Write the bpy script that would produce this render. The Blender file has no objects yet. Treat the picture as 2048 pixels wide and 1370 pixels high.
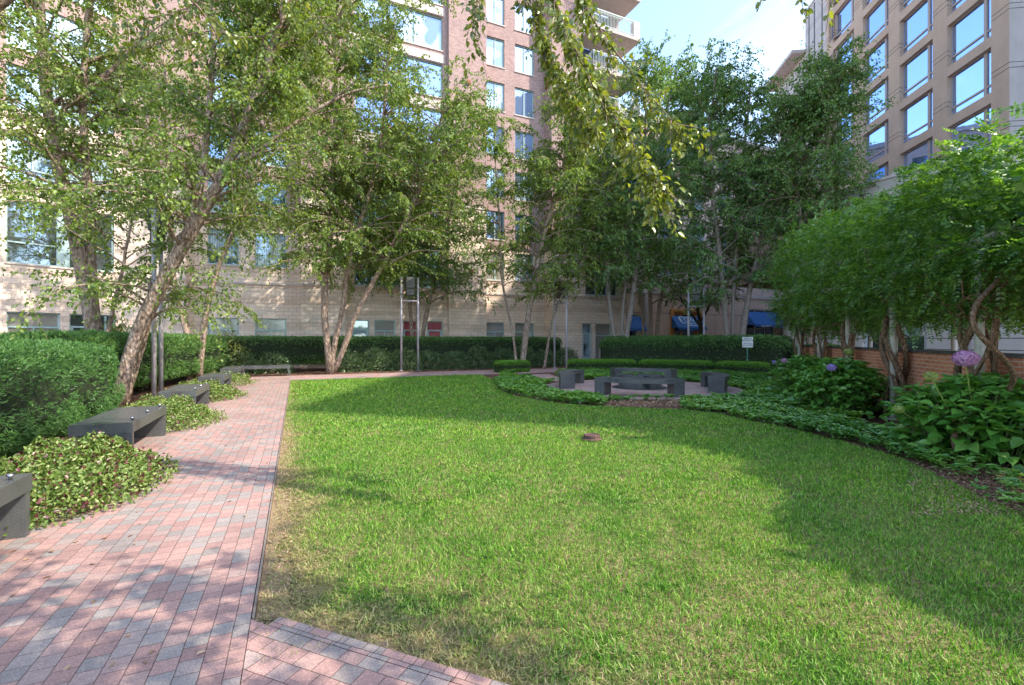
import bpy, math, random
import numpy as np
from mathutils import Vector, Matrix

SEED = 7
rng = np.random.default_rng(SEED)
random.seed(SEED)
C = bpy.context.scene.collection
R = math.radians
F = 938.0           # focal length in photo pixels
HZ = 680.0          # horizon row of the photo
EYE = 1.5
D1 = np.array([-.4175, .9087]); D2 = np.array([.9087, .4175])

def W(c, s, z=0.0):
    return (c*D2[0]+s*D1[0], c*D2[1]+s*D1[1], z)
def cs(x, y):
    return (x*D2[0]+y*D2[1], x*D1[0]+y*D1[1])
def at(px, py, Y):
    return np.array([(px-1024)/F*Y, Y, EYE+(HZ-py)/F*Y])
def G(px, py):
    Y = EYE*F/(py-HZ)
    return ((px-1024)/F*Y, Y)

# ------------------------------------------------------------------ objects
def put(o, name, parent=None):
    o.name = name; C.objects.link(o)
    if parent is not None: o.parent = parent
    return o
def tag(o, label=None, cat=None, group=None, kind=None):
    if label: o['label'] = label
    if cat: o['category'] = cat
    if group: o['group'] = group
    if kind: o['kind'] = kind
    return o
def thing(name, loc, label, cat, group=None):
    o = bpy.data.objects.new(name, None)
    o.empty_display_size = .3
    o.location = loc
    C.objects.link(o)
    return tag(o, label, cat, group)
def wloc(p):
    v = Vector((0, 0, 0))
    while p is not None:
        v += Vector(p.location); p = p.parent
    return v

class MB:
    """collects faces in world coordinates"""
    def __init__(s): s.v = []; s.f = []; s.uv = []; s.sm = False
    def quad(s, pts, uv=None):
        b = len(s.v); s.v += [tuple(p) for p in pts]; s.f.append(tuple(range(b, b+len(pts))))
        s.uv.append(uv if uv else [(0, 0)]*len(pts))
    def box(s, fn, a0, a1, b0, b1, c0, c1, uv=False):
        P = [fn(a, b, c) for c in (c0, c1) for b in (b0, b1) for a in (a0, a1)]
        for q, du in (((0, 2, 3, 1), (a1-a0, b1-b0)), ((4, 5, 7, 6), (a1-a0, b1-b0)), ((0, 1, 5, 4), (a1-a0, c1-c0)),
                      ((2, 6, 7, 3), (a1-a0, c1-c0)), ((0, 4, 6, 2), (b1-b0, c1-c0)), ((1, 3, 7, 5), (b1-b0, c1-c0))):
            s.quad([P[i] for i in q], [(0, 0), (du[0], 0), (du[0], du[1]), (0, du[1])])
    def tube(s, pts, radii, n=8, cap=True):
        pts = [Vector(p) for p in pts]; k = len(pts)
        b = len(s.v); up = None
        for i, p in enumerate(pts):
            t = (pts[min(i+1, k-1)]-pts[max(i-1, 0)])
            t = t.normalized() if t.length > 1e-9 else Vector((0, 0, 1))
            if up is None:
                up = t.orthogonal().normalized()
            else:
                up = (up-t*up.dot(t))
                up = up.normalized() if up.length > 1e-6 else t.orthogonal().normalized()
            sd = t.cross(up); r = radii[i] if hasattr(radii, '__len__') else radii
            for j in range(n):
                a = 2*math.pi*j/n
                s.v.append(tuple(p+(up*math.cos(a)+sd*math.sin(a))*r))
        for i in range(k-1):
            for j in range(n):
                j2 = (j+1) % n
                s.f.append((b+i*n+j, b+i*n+j2, b+(i+1)*n+j2, b+(i+1)*n+j))
                s.uv.append([(0, 0)]*4)
        if cap:
            s.f.append(tuple(b+j for j in range(n))[::-1]); s.uv.append([(0, 0)]*n)
            s.f.append(tuple(b+(k-1)*n+j for j in range(n))); s.uv.append([(0, 0)]*n)
    def lathe(s, c, prof, n=24):
        """prof: list of (r, z)"""
        b = len(s.v)
        for r, z in prof:
            for j in range(n):
                a = 2*math.pi*j/n
                s.v.append((c[0]+r*math.cos(a), c[1]+r*math.sin(a), c[2]+z))
        for i in range(len(prof)-1):
            for j in range(n):
                j2 = (j+1) % n
                s.f.append((b+i*n+j, b+i*n+j2, b+(i+1)*n+j2, b+(i+1)*n+j)); s.uv.append([(0, 0)]*4)
        s.f.append(tuple(b+(len(prof)-1)*n+j for j in range(n))); s.uv.append([(0, 0)]*n)
        s.f.append(tuple(b+j for j in range(n))[::-1]); s.uv.append([(0, 0)]*n)
    def build(s, name, m, parent=None, smooth=False, bevel=0, uv=True, origin=None):
        me = bpy.data.meshes.new(name)
        o0 = wloc(parent) if parent is not None else Vector(origin or (0, 0, 0))
        me.from_pydata([(x-o0.x, y-o0.y, z-o0.z) for x, y, z in s.v], [], s.f)
        if uv:
            l = me.uv_layers.new(name='UVMap')
            flat = [c for q in s.uv for p in q for c in p]
            l.data.foreach_set('uv', flat)
        me.materials.append(m)
        if smooth: me.polygons.foreach_set('use_smooth', [True]*len(me.polygons))
        me.update()
        ob = put(bpy.data.objects.new(name, me), name, parent)
        if parent is None and origin is not None: ob.location = origin
        if bevel:
            b = ob.modifiers.new('bevel', 'BEVEL'); b.width = bevel; b.segments = 2; b.limit_method = 'ANGLE'
        return ob
def xyz(a, b, c): return (a, b, c)
def csz(a, b, c): return W(a, b, c)

# ------------------------------------------------------------------ leaves
T_RHOMB = (np.array([[0, 0, 0], [.45, .5, .1], [1, 0, 0], [.45, -.5, .1]]), [(0, 1, 2, 3)])
T_FOLD = (np.array([[0, 0, 0], [.28, .46, .14], [.68, .34, .08], [1, 0, -.12], [.68, -.34, .08], [.28, -.46, .14], [.5, 0, 0.02]]),
          [(0, 1, 2, 6), (6, 2, 3), (0, 6, 4, 5), (6, 3, 4)])
T_LEAF = (np.array([[0, 0, 0], [.25, .5, .1], [.65, .4, .06], [1, 0, -.1], [.65, -.4, .06], [.25, -.5, .1]]), [(0, 1, 2, 3), (0, 3, 4, 5)])
T_NEEDLE = (np.array([[0, -.5, 0], [0, .5, 0], [1, .2, .1], [1, -.2, .1]]), [(0, 1, 2, 3)])
T_BLADE = (np.array([[0, -.5, 0], [0, .5, 0], [.55, .35, .06], [.55, -.35, .06], [1, 0, .28]]), [(0, 1, 2, 3), (3, 2, 4)])
def nrm(a): return a/np.maximum(np.linalg.norm(a, axis=1, keepdims=True), 1e-9)
def unit_rand(n): return nrm(rng.normal(size=(n, 3)))

def stamp(tmpl, P, Dv, N, L, Wd):
    tv, tf = tmpl
    n = len(P); Dv = nrm(Dv); S = nrm(np.cross(N, Dv)); N = np.cross(Dv, S)
    L = np.broadcast_to(L, (n,)); Wd = np.broadcast_to(Wd, (n,))
    v = (P[:, None, :] + Dv[:, None, :]*(tv[None, :, 0]*L[:, None])[..., None]
         + S[:, None, :]*(tv[None, :, 1]*Wd[:, None])[..., None]
         + N[:, None, :]*(tv[None, :, 2]*L[:, None])[..., None])
    return v.reshape(-1, 3), tf, len(tv), n
class LM:
    """leaf mesh: many stamped leaves in one mesh"""
    def __init__(s): s.parts = []; s.attr = []
    def add(s, tmpl, P, Dv, N, L, Wd, attr=None):
        if len(P) == 0: return
        s.parts.append(stamp(tmpl, np.asarray(P, float), np.asarray(Dv, float), np.asarray(N, float), L, Wd))
        s.attr.append(attr)
    def build(s, name, m, parent=None, smooth=True):
        V = []; loops = []; starts = []; totals = []; off = 0; lo = 0
        for v, tf, k, n in s.parts:
            V.append(v)
            base = (np.arange(n)*k+off)[:, None]
            lens = [len(f) for f in tf]; pat = np.concatenate([np.array(f) for f in tf])
            loops.append((base+pat[None, :]).ravel())
            t = np.tile(lens, n); totals.append(t)
            off += n*k
        V = np.concatenate(V); loops = np.concatenate(loops); totals = np.concatenate(totals)
        starts = np.concatenate([[0], np.cumsum(totals)[:-1]])
        if parent is not None: V = V-np.array(wloc(parent))
        me = bpy.data.meshes.new(name)
        me.vertices.add(len(V)); me.vertices.foreach_set('co', V.astype(np.float32).ravel())
        me.loops.add(len(loops)); me.loops.foreach_set('vertex_index', loops.astype(np.int32))
        me.polygons.add(len(starts)); me.polygons.foreach_set('loop_start', starts.astype(np.int32))
        me.polygons.foreach_set('use_smooth', np.full(len(starts), smooth))
        if any(a is not None for a in s.attr):
            at_ = me.attributes.new('dry', 'FLOAT', 'POINT')
            vals = np.concatenate([np.repeat(a, p[2]) for a, p in zip(s.attr, s.parts)])
            at_.data.foreach_set('value', vals.astype(np.float32))
        me.materials.append(m)
        me.update(calc_edges=True); me.validate()
        return put(bpy.data.objects.new(name, me), name, parent)

_K = np.random.default_rng(3).normal(size=(7, 3)); _PH = np.random.default_rng(4).uniform(0, 6.28, 7)
def noise(p, f=1.0):
    p = np.asarray(p)*f
    return sum(np.sin(p@_K[i]*(1+.35*i)+_PH[i])/(1+.3*i) for i in range(7))/2.6
def inpoly(x, y, poly):
    r = np.zeros(len(x), bool); n = len(poly)
    for i in range(n):
        x0, y0 = poly[i]; x1, y1 = poly[(i+1) % n]
        m = ((y0 > y) != (y1 > y))
        with np.errstate(divide='ignore', invalid='ignore'):
            r ^= m & (x < (x1-x0)*(y-y0)/(y1-y0+1e-12)+x0)
    return r

# ------------------------------------------------------------------ materials
class NT:
    def __init__(s, name):
        s.m = bpy.data.materials.new(name); s.m.use_nodes = True
        s.t = s.m.node_tree; s.t.nodes.clear()
        s.out = s.t.nodes.new('ShaderNodeOutputMaterial')
    def n(s, ty, ins={}, **kw):
        nd = s.t.nodes.new(ty)
        for k, v in kw.items(): setattr(nd, k, v)
        for k, v in ins.items():
            if isinstance(v, bpy.types.NodeSocket): s.t.links.new(v, nd.inputs[k])
            else: nd.inputs[k].default_value = v
        return nd
    def ramp(s, fac, stops, interp='LINEAR'):
        r = s.n('ShaderNodeValToRGB', {'Fac': fac}); r.color_ramp.interpolation = interp
        e = r.color_ramp.elements
        while len(e) < len(stops): e.new(.5)
        for el, (p, c) in zip(e, stops): el.position = p; el.color = (*c, 1)
        return r.outputs['Color']
    def mix(s, fac, a, b, mode='MIX'):
        m = s.n('ShaderNodeMix', data_type='RGBA', blend_type=mode)
        for i, v in ((0, fac), (6, a), (7, b)):
            if isinstance(v, bpy.types.NodeSocket): s.t.links.new(v, m.inputs[i])
            else: m.inputs[i].default_value = v if i == 0 else (*v[:3], 1)
        return m.outputs[2]
    def math(s, op, a, b=0.0, c=0.0):
        m = s.n('ShaderNodeMath', operation=op)
        for i, v in enumerate((a, b, c)):
            if isinstance(v, bpy.types.NodeSocket): s.t.links.new(v, m.inputs[i])
            else: m.inputs[i].default_value = v
        return m.outputs[0]
    def noise(s, vec, scale, detail=4, rough=.6):
        return s.n('ShaderNodeTexNoise', {'Vector': vec, 'Scale': scale, 'Detail': detail, 'Roughness': rough}).outputs['Fac']
    def bump(s, h, strength=.3, dist=.02, normal=None):
        ins = {'Height': h, 'Strength': strength, 'Distance': dist}
        if normal is not None: ins['Normal'] = normal
        return s.n('ShaderNodeBump', ins).outputs['Normal']
    def principled(s, col, rough=.7, metal=0, normal=None, spec=.4):
        ins = {'Base Color': col if isinstance(col, bpy.types.NodeSocket) else (*col, 1), 'Roughness': rough, 'Metallic': metal, 'Specular IOR Level': spec}
        if normal is not None: ins['Normal'] = normal
        p = s.n('ShaderNodeBsdfPrincipled', ins)
        s.t.links.new(p.outputs[0], s.out.inputs[0]); return s.m
    def tc(s, w='Object'): return s.n('ShaderNodeTexCoord').outputs[w]
    def pos(s): return s.n('ShaderNodeNewGeometry').outputs['Position']

def m_simple(name, col, rough=.6, metal=0, var=.15, scale=8, bump=.1, spec=.4):
    t = NT(name); v = t.pos(); n = t.noise(v, scale, 5)
    c = t.ramp(n, [(.3, [x*(1-var) for x in col]), (.7, [min(1, x*(1+var)) for x in col])])
    return t.principled(c, rough, metal, t.bump(n, bump, .01), spec)
def m_leaf(name, cols, trans=.3, gloss=.08, rough=.4, tcol=None, patch=None, hue=1.0):
    t = NT(name)
    rnd = t.n('ShaderNodeNewGeometry').outputs['Random Per Island']
    k = len(cols)
    c = t.ramp(rnd, [(i/(k-1), cc) for i, cc in enumerate(cols)])
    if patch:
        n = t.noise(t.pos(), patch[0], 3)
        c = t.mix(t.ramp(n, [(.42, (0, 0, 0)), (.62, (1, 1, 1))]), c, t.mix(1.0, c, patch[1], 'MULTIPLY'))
    d = t.n('ShaderNodeBsdfDiffuse', {'Color': c})
    tr = t.n('ShaderNodeBsdfTranslucent', {'Color': t.mix(1.0, c, tcol or (1.5, 1.5, .55), 'MULTIPLY')})
    a = t.n('ShaderNodeMixShader', {0: trans, 1: d.outputs[0], 2: tr.outputs[0]})
    g = t.n('ShaderNodeBsdfGlossy', {'Color': (.9, .95, .9, 1), 'Roughness': rough})
    b = t.n('ShaderNodeMixShader', {0: gloss, 1: a.outputs[0], 2: g.outputs[0]})
    t.t.links.new(b.outputs[0], t.out.inputs[0]); return t.m
M = {}
def paver(name, rot, pink, grey, bias=-.25, w=.22, h=.112):
    t = NT(name); v = t.n('ShaderNodeMapping', {'Vector': t.pos(), 'Rotation': (0, 0, rot)}).outputs[0]
    wob = t.n('ShaderNodeTexNoise', {'Vector': v, 'Scale': 3.0}).outputs['Color']
    v2 = t.n('ShaderNodeVectorMath', {0: v, 1: t.n('ShaderNodeVectorMath', {0: wob, 3: .012}, operation='SCALE').outputs[0]}, operation='ADD').outputs[0]
    def br(ms, c1, c2, mo, b):
        return t.n('ShaderNodeTexBrick', {'Vector': v2, 'Color1': (*c1, 1), 'Color2': (*c2, 1), 'Mortar': (*mo, 1), 'Scale': 1.0,
                   'Mortar Size': ms, 'Mortar Smooth': .3, 'Bias': b, 'Brick Width': w, 'Row Height': h}, offset=.5)
    b = br(.0022, (0, 0, 0), (1, 1, 1), (0, 0, 0), 0)
    c = t.ramp(b.outputs['Color'], [(0, [x*.86 for x in pink]), (.3, pink), (.5, (pink[0]*1.08, pink[1]*1.1, pink[2]*1.08)), (.62, [(a+d)/2 for a, d in zip(pink, grey)]), (.72, grey), (1, [x*.82 for x in grey])])
    gr = t.noise(v, 160, 3, .8); big = t.noise(v, 1.1, 4)
    c = t.mix(.75, c, t.ramp(gr, [(.3, (.5, .49, .49)), (.52, (1, 1, 1)), (.68, (1.7, 1.66, 1.6))]), 'MULTIPLY')
    c = t.mix(.8, c, t.ramp(big, [(.3, (.70, .69, .70)), (.5, (.95, .94, .93)), (.7, (1.15, 1.14, 1.12))]), 'MULTIPLY')
    c = t.mix(b.outputs['Fac'], c, (.10, .07, .055))
    hgt = t.math('SUBTRACT', t.math('MULTIPLY', gr, .15), b.outputs['Fac'])
    return t.principled(c, .85, 0, t.bump(hgt, .6, .006), .25)
ANG = math.atan2(D1[1], D1[0])
M['paver'] = paver('red_and_grey_pavers', -ANG, (.39, .245, .215), (.325, .282, .258), w=.105, h=.099)
M['paver_cross'] = paver('pavers_cross', -ANG+math.pi/2, (.42, .25, .225), (.34, .30, .285))
ANG3 = math.atan2(-.373, .928)
M['paver_apron'] = paver('pavers_apron', -ANG3, (.40, .245, .215), (.34, .285, .26), w=.11, h=.10)
def m_mulch():
    t = NT('bark_mulch'); v = t.pos()
    vo = t.n('ShaderNodeTexVoronoi', {'Vector': v, 'Scale': 55.0}); n = t.noise(v, 12, 6, .7)
    c = t.ramp(vo.outputs['Color'], [(.1, (.06, .03, .022)), (.5, (.13, .07, .05)), (.9, (.26, .17, .13))])
    c = t.mix(.6, c, t.ramp(n, [(.3, (.5, .5, .5)), (.7, (1.3, 1.2, 1.1))]), 'MULTIPLY')
    return t.principled(c, .95, 0, t.bump(t.math('ADD', vo.outputs['Distance'], n), .8, .02), .1)
M['mulch'] = m_mulch()
def m_lawn():
    t = NT('lawn_soil'); v = t.pos()
    n = t.noise(v, 60, 6, .8); p = t.noise(v, 1.7, 4); q = t.noise(v, 9, 4)
    c = t.ramp(n, [(.3, (.10, .07, .035)), (.5, (.22, .17, .08)), (.62, (.40, .30, .18)), (.75, (.55, .42, .27))])
    g = t.ramp(n, [(.3, (.025, .05, .01)), (.6, (.08, .14, .025)), (.8, (.22, .24, .08))])
    f = t.ramp(t.math('ADD', t.math('MULTIPLY', p, .6), t.math('MULTIPLY', q, .4)), [(.40, (1, 1, 1)), (.52, (0, 0, 0))])
    return t.principled(t.mix(f, c, g), .95, 0, t.bump(n, .8, .02), .1)
M['lawn'] = m_lawn()
def m_grass():
    t = NT('grass_blades'); rnd = t.n('ShaderNodeNewGeometry').outputs['Random Per Island']
    a = t.n('ShaderNodeAttribute', attribute_name='dry').outputs['Fac']
    g = t.ramp(rnd, [(0, (.018, .07, .006)), (.3, (.065, .20, .012)), (.6, (.13, .34, .022)), (.88, (.25, .48, .05)), (1, (.55, .62, .24))])
    y = t.ramp(rnd, [(0, (.18, .20, .05)), (.5, (.42, .34, .16)), (1, (.58, .46, .27))])
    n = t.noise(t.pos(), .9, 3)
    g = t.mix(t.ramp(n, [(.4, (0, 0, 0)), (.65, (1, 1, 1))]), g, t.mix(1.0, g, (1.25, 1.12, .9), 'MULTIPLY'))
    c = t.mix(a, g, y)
    d = t.n('ShaderNodeBsdfDiffuse', {'Color': c})
    tr = t.n('ShaderNodeBsdfTranslucent', {'Color': t.mix(1.0, c, (1.25, 1.3, .6), 'MULTIPLY')})
    m = t.n('ShaderNodeMixShader', {0: .3, 1: d.outputs[0], 2: tr.outputs[0]})
    gl = t.n('ShaderNodeBsdfGlossy', {'Color': (.9, 1, .85, 1), 'Roughness': .5})
    b = t.n('ShaderNodeMixShader', {0: .03, 1: m.outputs[0], 2: gl.outputs[0]})
    t.t.links.new(b.outputs[0], t.out.inputs[0]); return t.m
M['grass'] = m_grass()

def m_block(name, bands, col=(.83, .68, .555), bw=.4, bh=.2):
    """split-face concrete block; bands = list of (z0, z1) rock-faced, uv in metres"""
    t = NT(name); uv = t.n('ShaderNodeUVMap').outputs[0]
    b = t.n('ShaderNodeTexBrick', {'Vector': uv, 'Color1': (0, 0, 0, 1), 'Color2': (1, 1, 1, 1), 'Mortar': (0, 0, 0, 1), 'Scale': 1.0,
            'Mortar Size': .007, 'Mortar Smooth': .2, 'Brick Width': bw, 'Row Height': bh}, offset=.5)
    sx = t.n('ShaderNodeSeparateXYZ', {0: uv}); z = sx.outputs[1]
    m = None
    if bands[0] == 'rep':
        _, per, a0, a1 = bands
        fr = t.math('FRACT', t.math('DIVIDE', z, per))
        m = t.math('MULTIPLY', t.math('GREATER_THAN', fr, a0/per), t.math('LESS_THAN', fr, a1/per))
        m = t.math('MULTIPLY', m, t.math('LESS_THAN', z, 4.4))
    else:
        for a0, a1 in bands:
            k = t.math('MULTIPLY', t.math('GREATER_THAN', z, a0), t.math('LESS_THAN', z, a1))
            m = k if m is None else t.math('MAXIMUM', m, k)
    n = t.noise(uv, 2.2, 4); r = t.noise(uv, 16, 6, .75); fine = t.noise(uv, 90, 3, .7)
    base = t.ramp(b.outputs['Color'], [(0, [x*.93 for x in col]), (1, [min(1, x*1.06) for x in col])])
    base = t.mix(.7, base, t.ramp(n, [(.3, (.9, .88, .86)), (.7, (1.06, 1.06, 1.06))]), 'MULTIPLY')
    base = t.mix(.5, base, t.ramp(fine, [(.3, (.88, .88, .88)), (.7, (1.08, 1.08, 1.08))]), 'MULTIPLY')
    rock = t.mix(1.0, base, t.ramp(r, [(.35, (.74, .70, .66)), (.65, (1.04, 1.02, 1.0))]), 'MULTIPLY')
    c = t.mix(m, base, rock)
    c = t.mix(b.outputs['Fac'], c, (.42, .33, .27))
    h = t.math('SUBTRACT', t.math('MULTIPLY', t.math('MULTIPLY', r, m), 2.5), b.outputs['Fac'])
    h = t.math('ADD', h, t.math('MULTIPLY', fine, .08))
    return t.principled(c, .9, 0, t.bump(h, .5, .02), .2)
M['block_bay'] = m_block('banded_block', ['rep', .62, .44, .62], bw=.5, bh=.207)
M['block'] = m_block('pink_block', [(3.35, 3.75), (2.05, 2.45), (4.2, 4.42), (4.95, 5.15)])
def m_brick(name, c1, c2, mortar, bw=.21, bh=.072, ms=.008):
    t = NT(name); uv = t.n('ShaderNodeUVMap').outputs[0]
    b = t.n('ShaderNodeTexBrick', {'Vector': uv, 'Color1': (0, 0, 0, 1), 'Color2': (1, 1, 1, 1), 'Mortar': (0, 0, 0, 1), 'Scale': 1.0,
            'Mortar Size': ms, 'Mortar Smooth': .1, 'Brick Width': bw, 'Row Height': bh}, offset=.5)
    c = t.ramp(b.outputs['Color'], [(0, c1), (.5, [(a+d)/2 for a, d in zip(c1, c2)]), (1, c2)])
    n = t.noise(uv, 40, 4); big = t.noise(uv, .7, 3)
    c = t.mix(.6, c, t.ramp(n, [(.3, (.75, .75, .75)), (.7, (1.15, 1.15, 1.15))]), 'MULTIPLY')
    c = t.mix(.6, c, t.ramp(big, [(.3, (.85, .85, .85)), (.7, (1.1, 1.1, 1.1))]), 'MULTIPLY')
    c = t.mix(b.outputs['Fac'], c, mortar)
    return t.principled(c, .9, 0, t.bump(t.math('SUBTRACT', t.math('MULTIPLY', n, .3), b.outputs['Fac']), .6, .012), .2)
M['brick'] = m_brick('mauve_brick', (.33, .20, .185), (.46, .31, .27), (.46, .38, .35))
M['brick_wall'] = m_brick('orange_red_brick', (.50, .17, .085), (.62, .25, .135), (.56, .43, .35), .2, .068, .007)
def m_panel(name, col, grooves, per, vper=0):
    t = NT(name); uv = t.n('ShaderNodeUVMap').outputs[0]; sx = t.n('ShaderNodeSeparateXYZ', {0: uv})
    fr = t.math('FRACT', t.math('DIVIDE', sx.outputs[1], per)); m = None
    for g in grooves:
        k = t.math('COMPARE', fr, g/per, .02/per); m = k if m is None else t.math('MAXIMUM', m, k)
    if vper:
        k = t.math('COMPARE', t.math('FRACT', t.math('DIVIDE', sx.outputs[0], vper)), .5, .012/vper); m = t.math('MAXIMUM', m, k)
    n = t.noise(uv, .8, 4); st = t.noise(t.n('ShaderNodeMapping', {'Vector': uv, 'Scale': (3, .3, 1)}).outputs[0], 2, 4); f = t.noise(uv, 60, 3)
    c = t.mix(.7, (*col, 1), t.ramp(n, [(.3, (.86, .85, .84)), (.7, (1.06, 1.06, 1.06))]), 'MULTIPLY')
    c = t.mix(.5, c, t.ramp(st, [(.3, (.86, .85, .84)), (.7, (1.06, 1.06, 1.06))]), 'MULTIPLY')
    c = t.mix(m, c, [x*.3 for x in col])
    return t.principled(c, .85, 0, t.bump(t.math('SUBTRACT', t.math('MULTIPLY', f, .2), m), .6, .02), .2)
M['tower'] = m_panel('tan_precast', (.56, .41, .30), [.35, .62], 3.02)
M['tower_pale'] = m_panel('pale_precast', (.54, .49, .46), [.35, .62], 3.02, 3.0)
M['low'] = m_panel('greige_panel', (.66, .57, .50), [.3], .42, 4.4)
M['fascia'] = m_panel('fascia_panel', (.60, .54, .49), [.01], 40, 7.0)
M['shop'] = m_panel('shop_panel', (.78, .58, .42), [.6], 3.0, 1.55)
M['shop_up'] = m_panel('upper_pink_panel', (.72, .55, .46), [.4], 2.9, 3.0)
M['concrete'] = m_simple('balcony_concrete', (.50, .43, .39), .85)
M['trimstone'] = m_simple('pale_stone', (.62, .54, .48), .85)
M['frame'] = m_simple('teal_grey_frame', (.36, .48, .47), .45, var=.06)
M['tframe'] = m_simple('brown_frame', (.42, .34, .29), .5, var=.06)
M['wframe'] = m_simple('cream_frame', (.62, .62, .60), .5, var=.06)
M['oframe'] = m_simple('orange_wood', (.80, .36, .10), .5, var=.2, scale=5)
M['pole'] = m_simple('grey_painted_steel', (.43, .39, .40), .45, var=.12, scale=5)
M['post'] = m_simple('warm_grey_post', (.42, .39, .34), .5, var=.15, scale=6)
M['dark'] = m_simple('dark_metal', (.05, .055, .05), .5)
M['lantern'] = m_simple('weathered_bronze', (.10, .10, .085), .55, .3, var=.4, scale=6)
M['rust'] = m_simple('rusty_cap', (.28, .10, .06), .8, var=.4, scale=20)
M['capbrown'] = m_simple('brown_plastic', (.10, .05, .04), .7, var=.4, scale=20)
M['green_post'] = m_simple('green_paint', (.06, .22, .16), .5)
M['white'] = m_simple('white_enamel', (.75, .78, .80), .4, var=.03)
M['ink'] = m_simple('black_lettering', (.03, .05, .05), .5, var=.02)
M['teal_ink'] = m_simple('pale_lettering', (.75, .95, .95), .6, var=.05)
M['awning'] = m_simple('blue_canvas', (.05, .17, .42), .7, var=.12, scale=3)
M['capstone'] = m_simple('dark_coping', (.09, .08, .08), .6, var=.3)
M['chrome'] = m_simple('steel_stud', (.6, .6, .6), .25, 1, var=.02)
M['edging'] = m_simple('steel_edging', (.30, .25, .21), .6, .4, var=.3)
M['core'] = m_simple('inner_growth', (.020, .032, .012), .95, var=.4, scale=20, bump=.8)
def m_granite():
    t = NT('dark_granite'); v = t.pos(); n = t.noise(v, 220, 3, .8); b = t.noise(v, 2.5, 5, .65)
    c = t.ramp(n, [(.3, (.035, .037, .039)), (.55, (.072, .075, .077)), (.72, (.21, .21, .205))])
    c = t.mix(.8, c, t.ramp(b, [(.3, (.75, .78, .8)), (.7, (1.5, 1.5, 1.45))]), 'MULTIPLY')
    r = t.math('ADD', t.math('MULTIPLY', b, .35), .14)
    p = t.principled(c, r, 0, t.bump(n, .06, .004), .7); return p
M['granite'] = m_granite()
def m_glass(name, base, refl=.5, curtain=None, rough=.03, tint=(.52, .70, .88)):
    t = NT(name); v = t.tc('Object')
    n = t.noise(v, .9, 2)
    nm = t.bump(n, .12, .05)
    col = (*base, 1)
    if curtain:
        w = t.n('ShaderNodeTexWave', {'Vector': t.n('ShaderNodeUVMap').outputs[0], 'Scale': curtain[1], 'Distortion': 1.5, 'Detail': 2}, bands_direction=curtain[2])
        mk = t.ramp(t.noise(t.n('ShaderNodeUVMap').outputs[0], .7, 1), [(.44, (0, 0, 0)), (.5, (1, 1, 1))])
        if curtain[3]: mk = (1, 1, 1, 1)
        cc = t.ramp(w.outputs['Color'], [(.1, [x*.6 for x in curtain[0]]), (.8, curtain[0])])
        col = t.mix(1.0, col, cc) if curtain[3] else t.mix(mk, col, cc)
    d = t.n('ShaderNodeBsdfPrincipled', {'Base Color': col, 'Roughness': .6})
    g = t.n('ShaderNodeBsdfGlossy', {'Color': (*tint, 1), 'Roughness': rough, 'Normal': nm})
    lw = t.n('ShaderNodeFresnel', {'IOR': 1.5}).outputs[0]
    f = t.math('MINIMUM', t.math('ADD', lw, refl), 1.0)
    m = t.n('ShaderNodeMixShader', {0: f, 1: d.outputs[0], 2: g.outputs[0]})
    t.t.links.new(m.outputs[0], t.out.inputs[0]); return t.m
M['glass_sky'] = m_glass('reflective_glass', (.04, .10, .20), .50, tint=(.48, .64, .95))
M['glass_curtain'] = m_glass('curtained_glass', (.02, .06, .09), .30, ((.50, .64, .72), 3.0, 'X', False))
M['glass_blind'] = m_glass('blind_glass', (.2, .2, .2), .12, ((.36, .33, .27), 14.0, 'Y', True), .08)
M['glass_dark'] = m_glass('dark_glass', (.03, .035, .035), .25)
M['glass_red'] = m_glass('red_curtain_glass', (.2, .02, .03), .08, ((.45, .035, .06), 4.0, 'X', True), .1)

def m_bark(name, a, b, c, sc=1.0, ring=False):
    t = NT(name); v = t.pos()
    v1 = t.n('ShaderNodeMapping', {'Vector': v, 'Scale': (1, 1, 2.6 if ring else .45)}).outputs[0]
    n = t.noise(v1, 14*sc, 6, .75); vo = t.n('ShaderNodeTexVoronoi', {'Vector': v1, 'Scale': 20.0*sc})
    col = t.ramp(n, [(.32, a), (.5, b), (.66, c)])
    col = t.mix(.75, col, t.ramp(vo.outputs['Distance'], [(.0, (1.15, 1.12, 1.1)), (.5, (.85, .82, .8)), (.8, (.4, .36, .33))]), 'MULTIPLY')
    return t.principled(col, .9, 0, t.bump(t.math('SUBTRACT', n, vo.outputs['Distance']), 1.0, .03), .15)
M['bark'] = m_bark('peeling_birch_bark', (.14, .095, .07), (.37, .28, .215), (.60, .49, .40))
M['bark_white'] = m_bark('pale_birch_bark', (.14, .10, .08), (.46, .38, .32), (.66, .58, .50), 1.3, True)
M['vine'] = m_bark('vine_bark', (.12, .075, .045), (.26, .17, .11), (.40, .28, .19), 2)
M['darkbark'] = m_bark('dark_bark', (.04, .03, .025), (.10, .08, .06), (.17, .14, .11))

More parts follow.
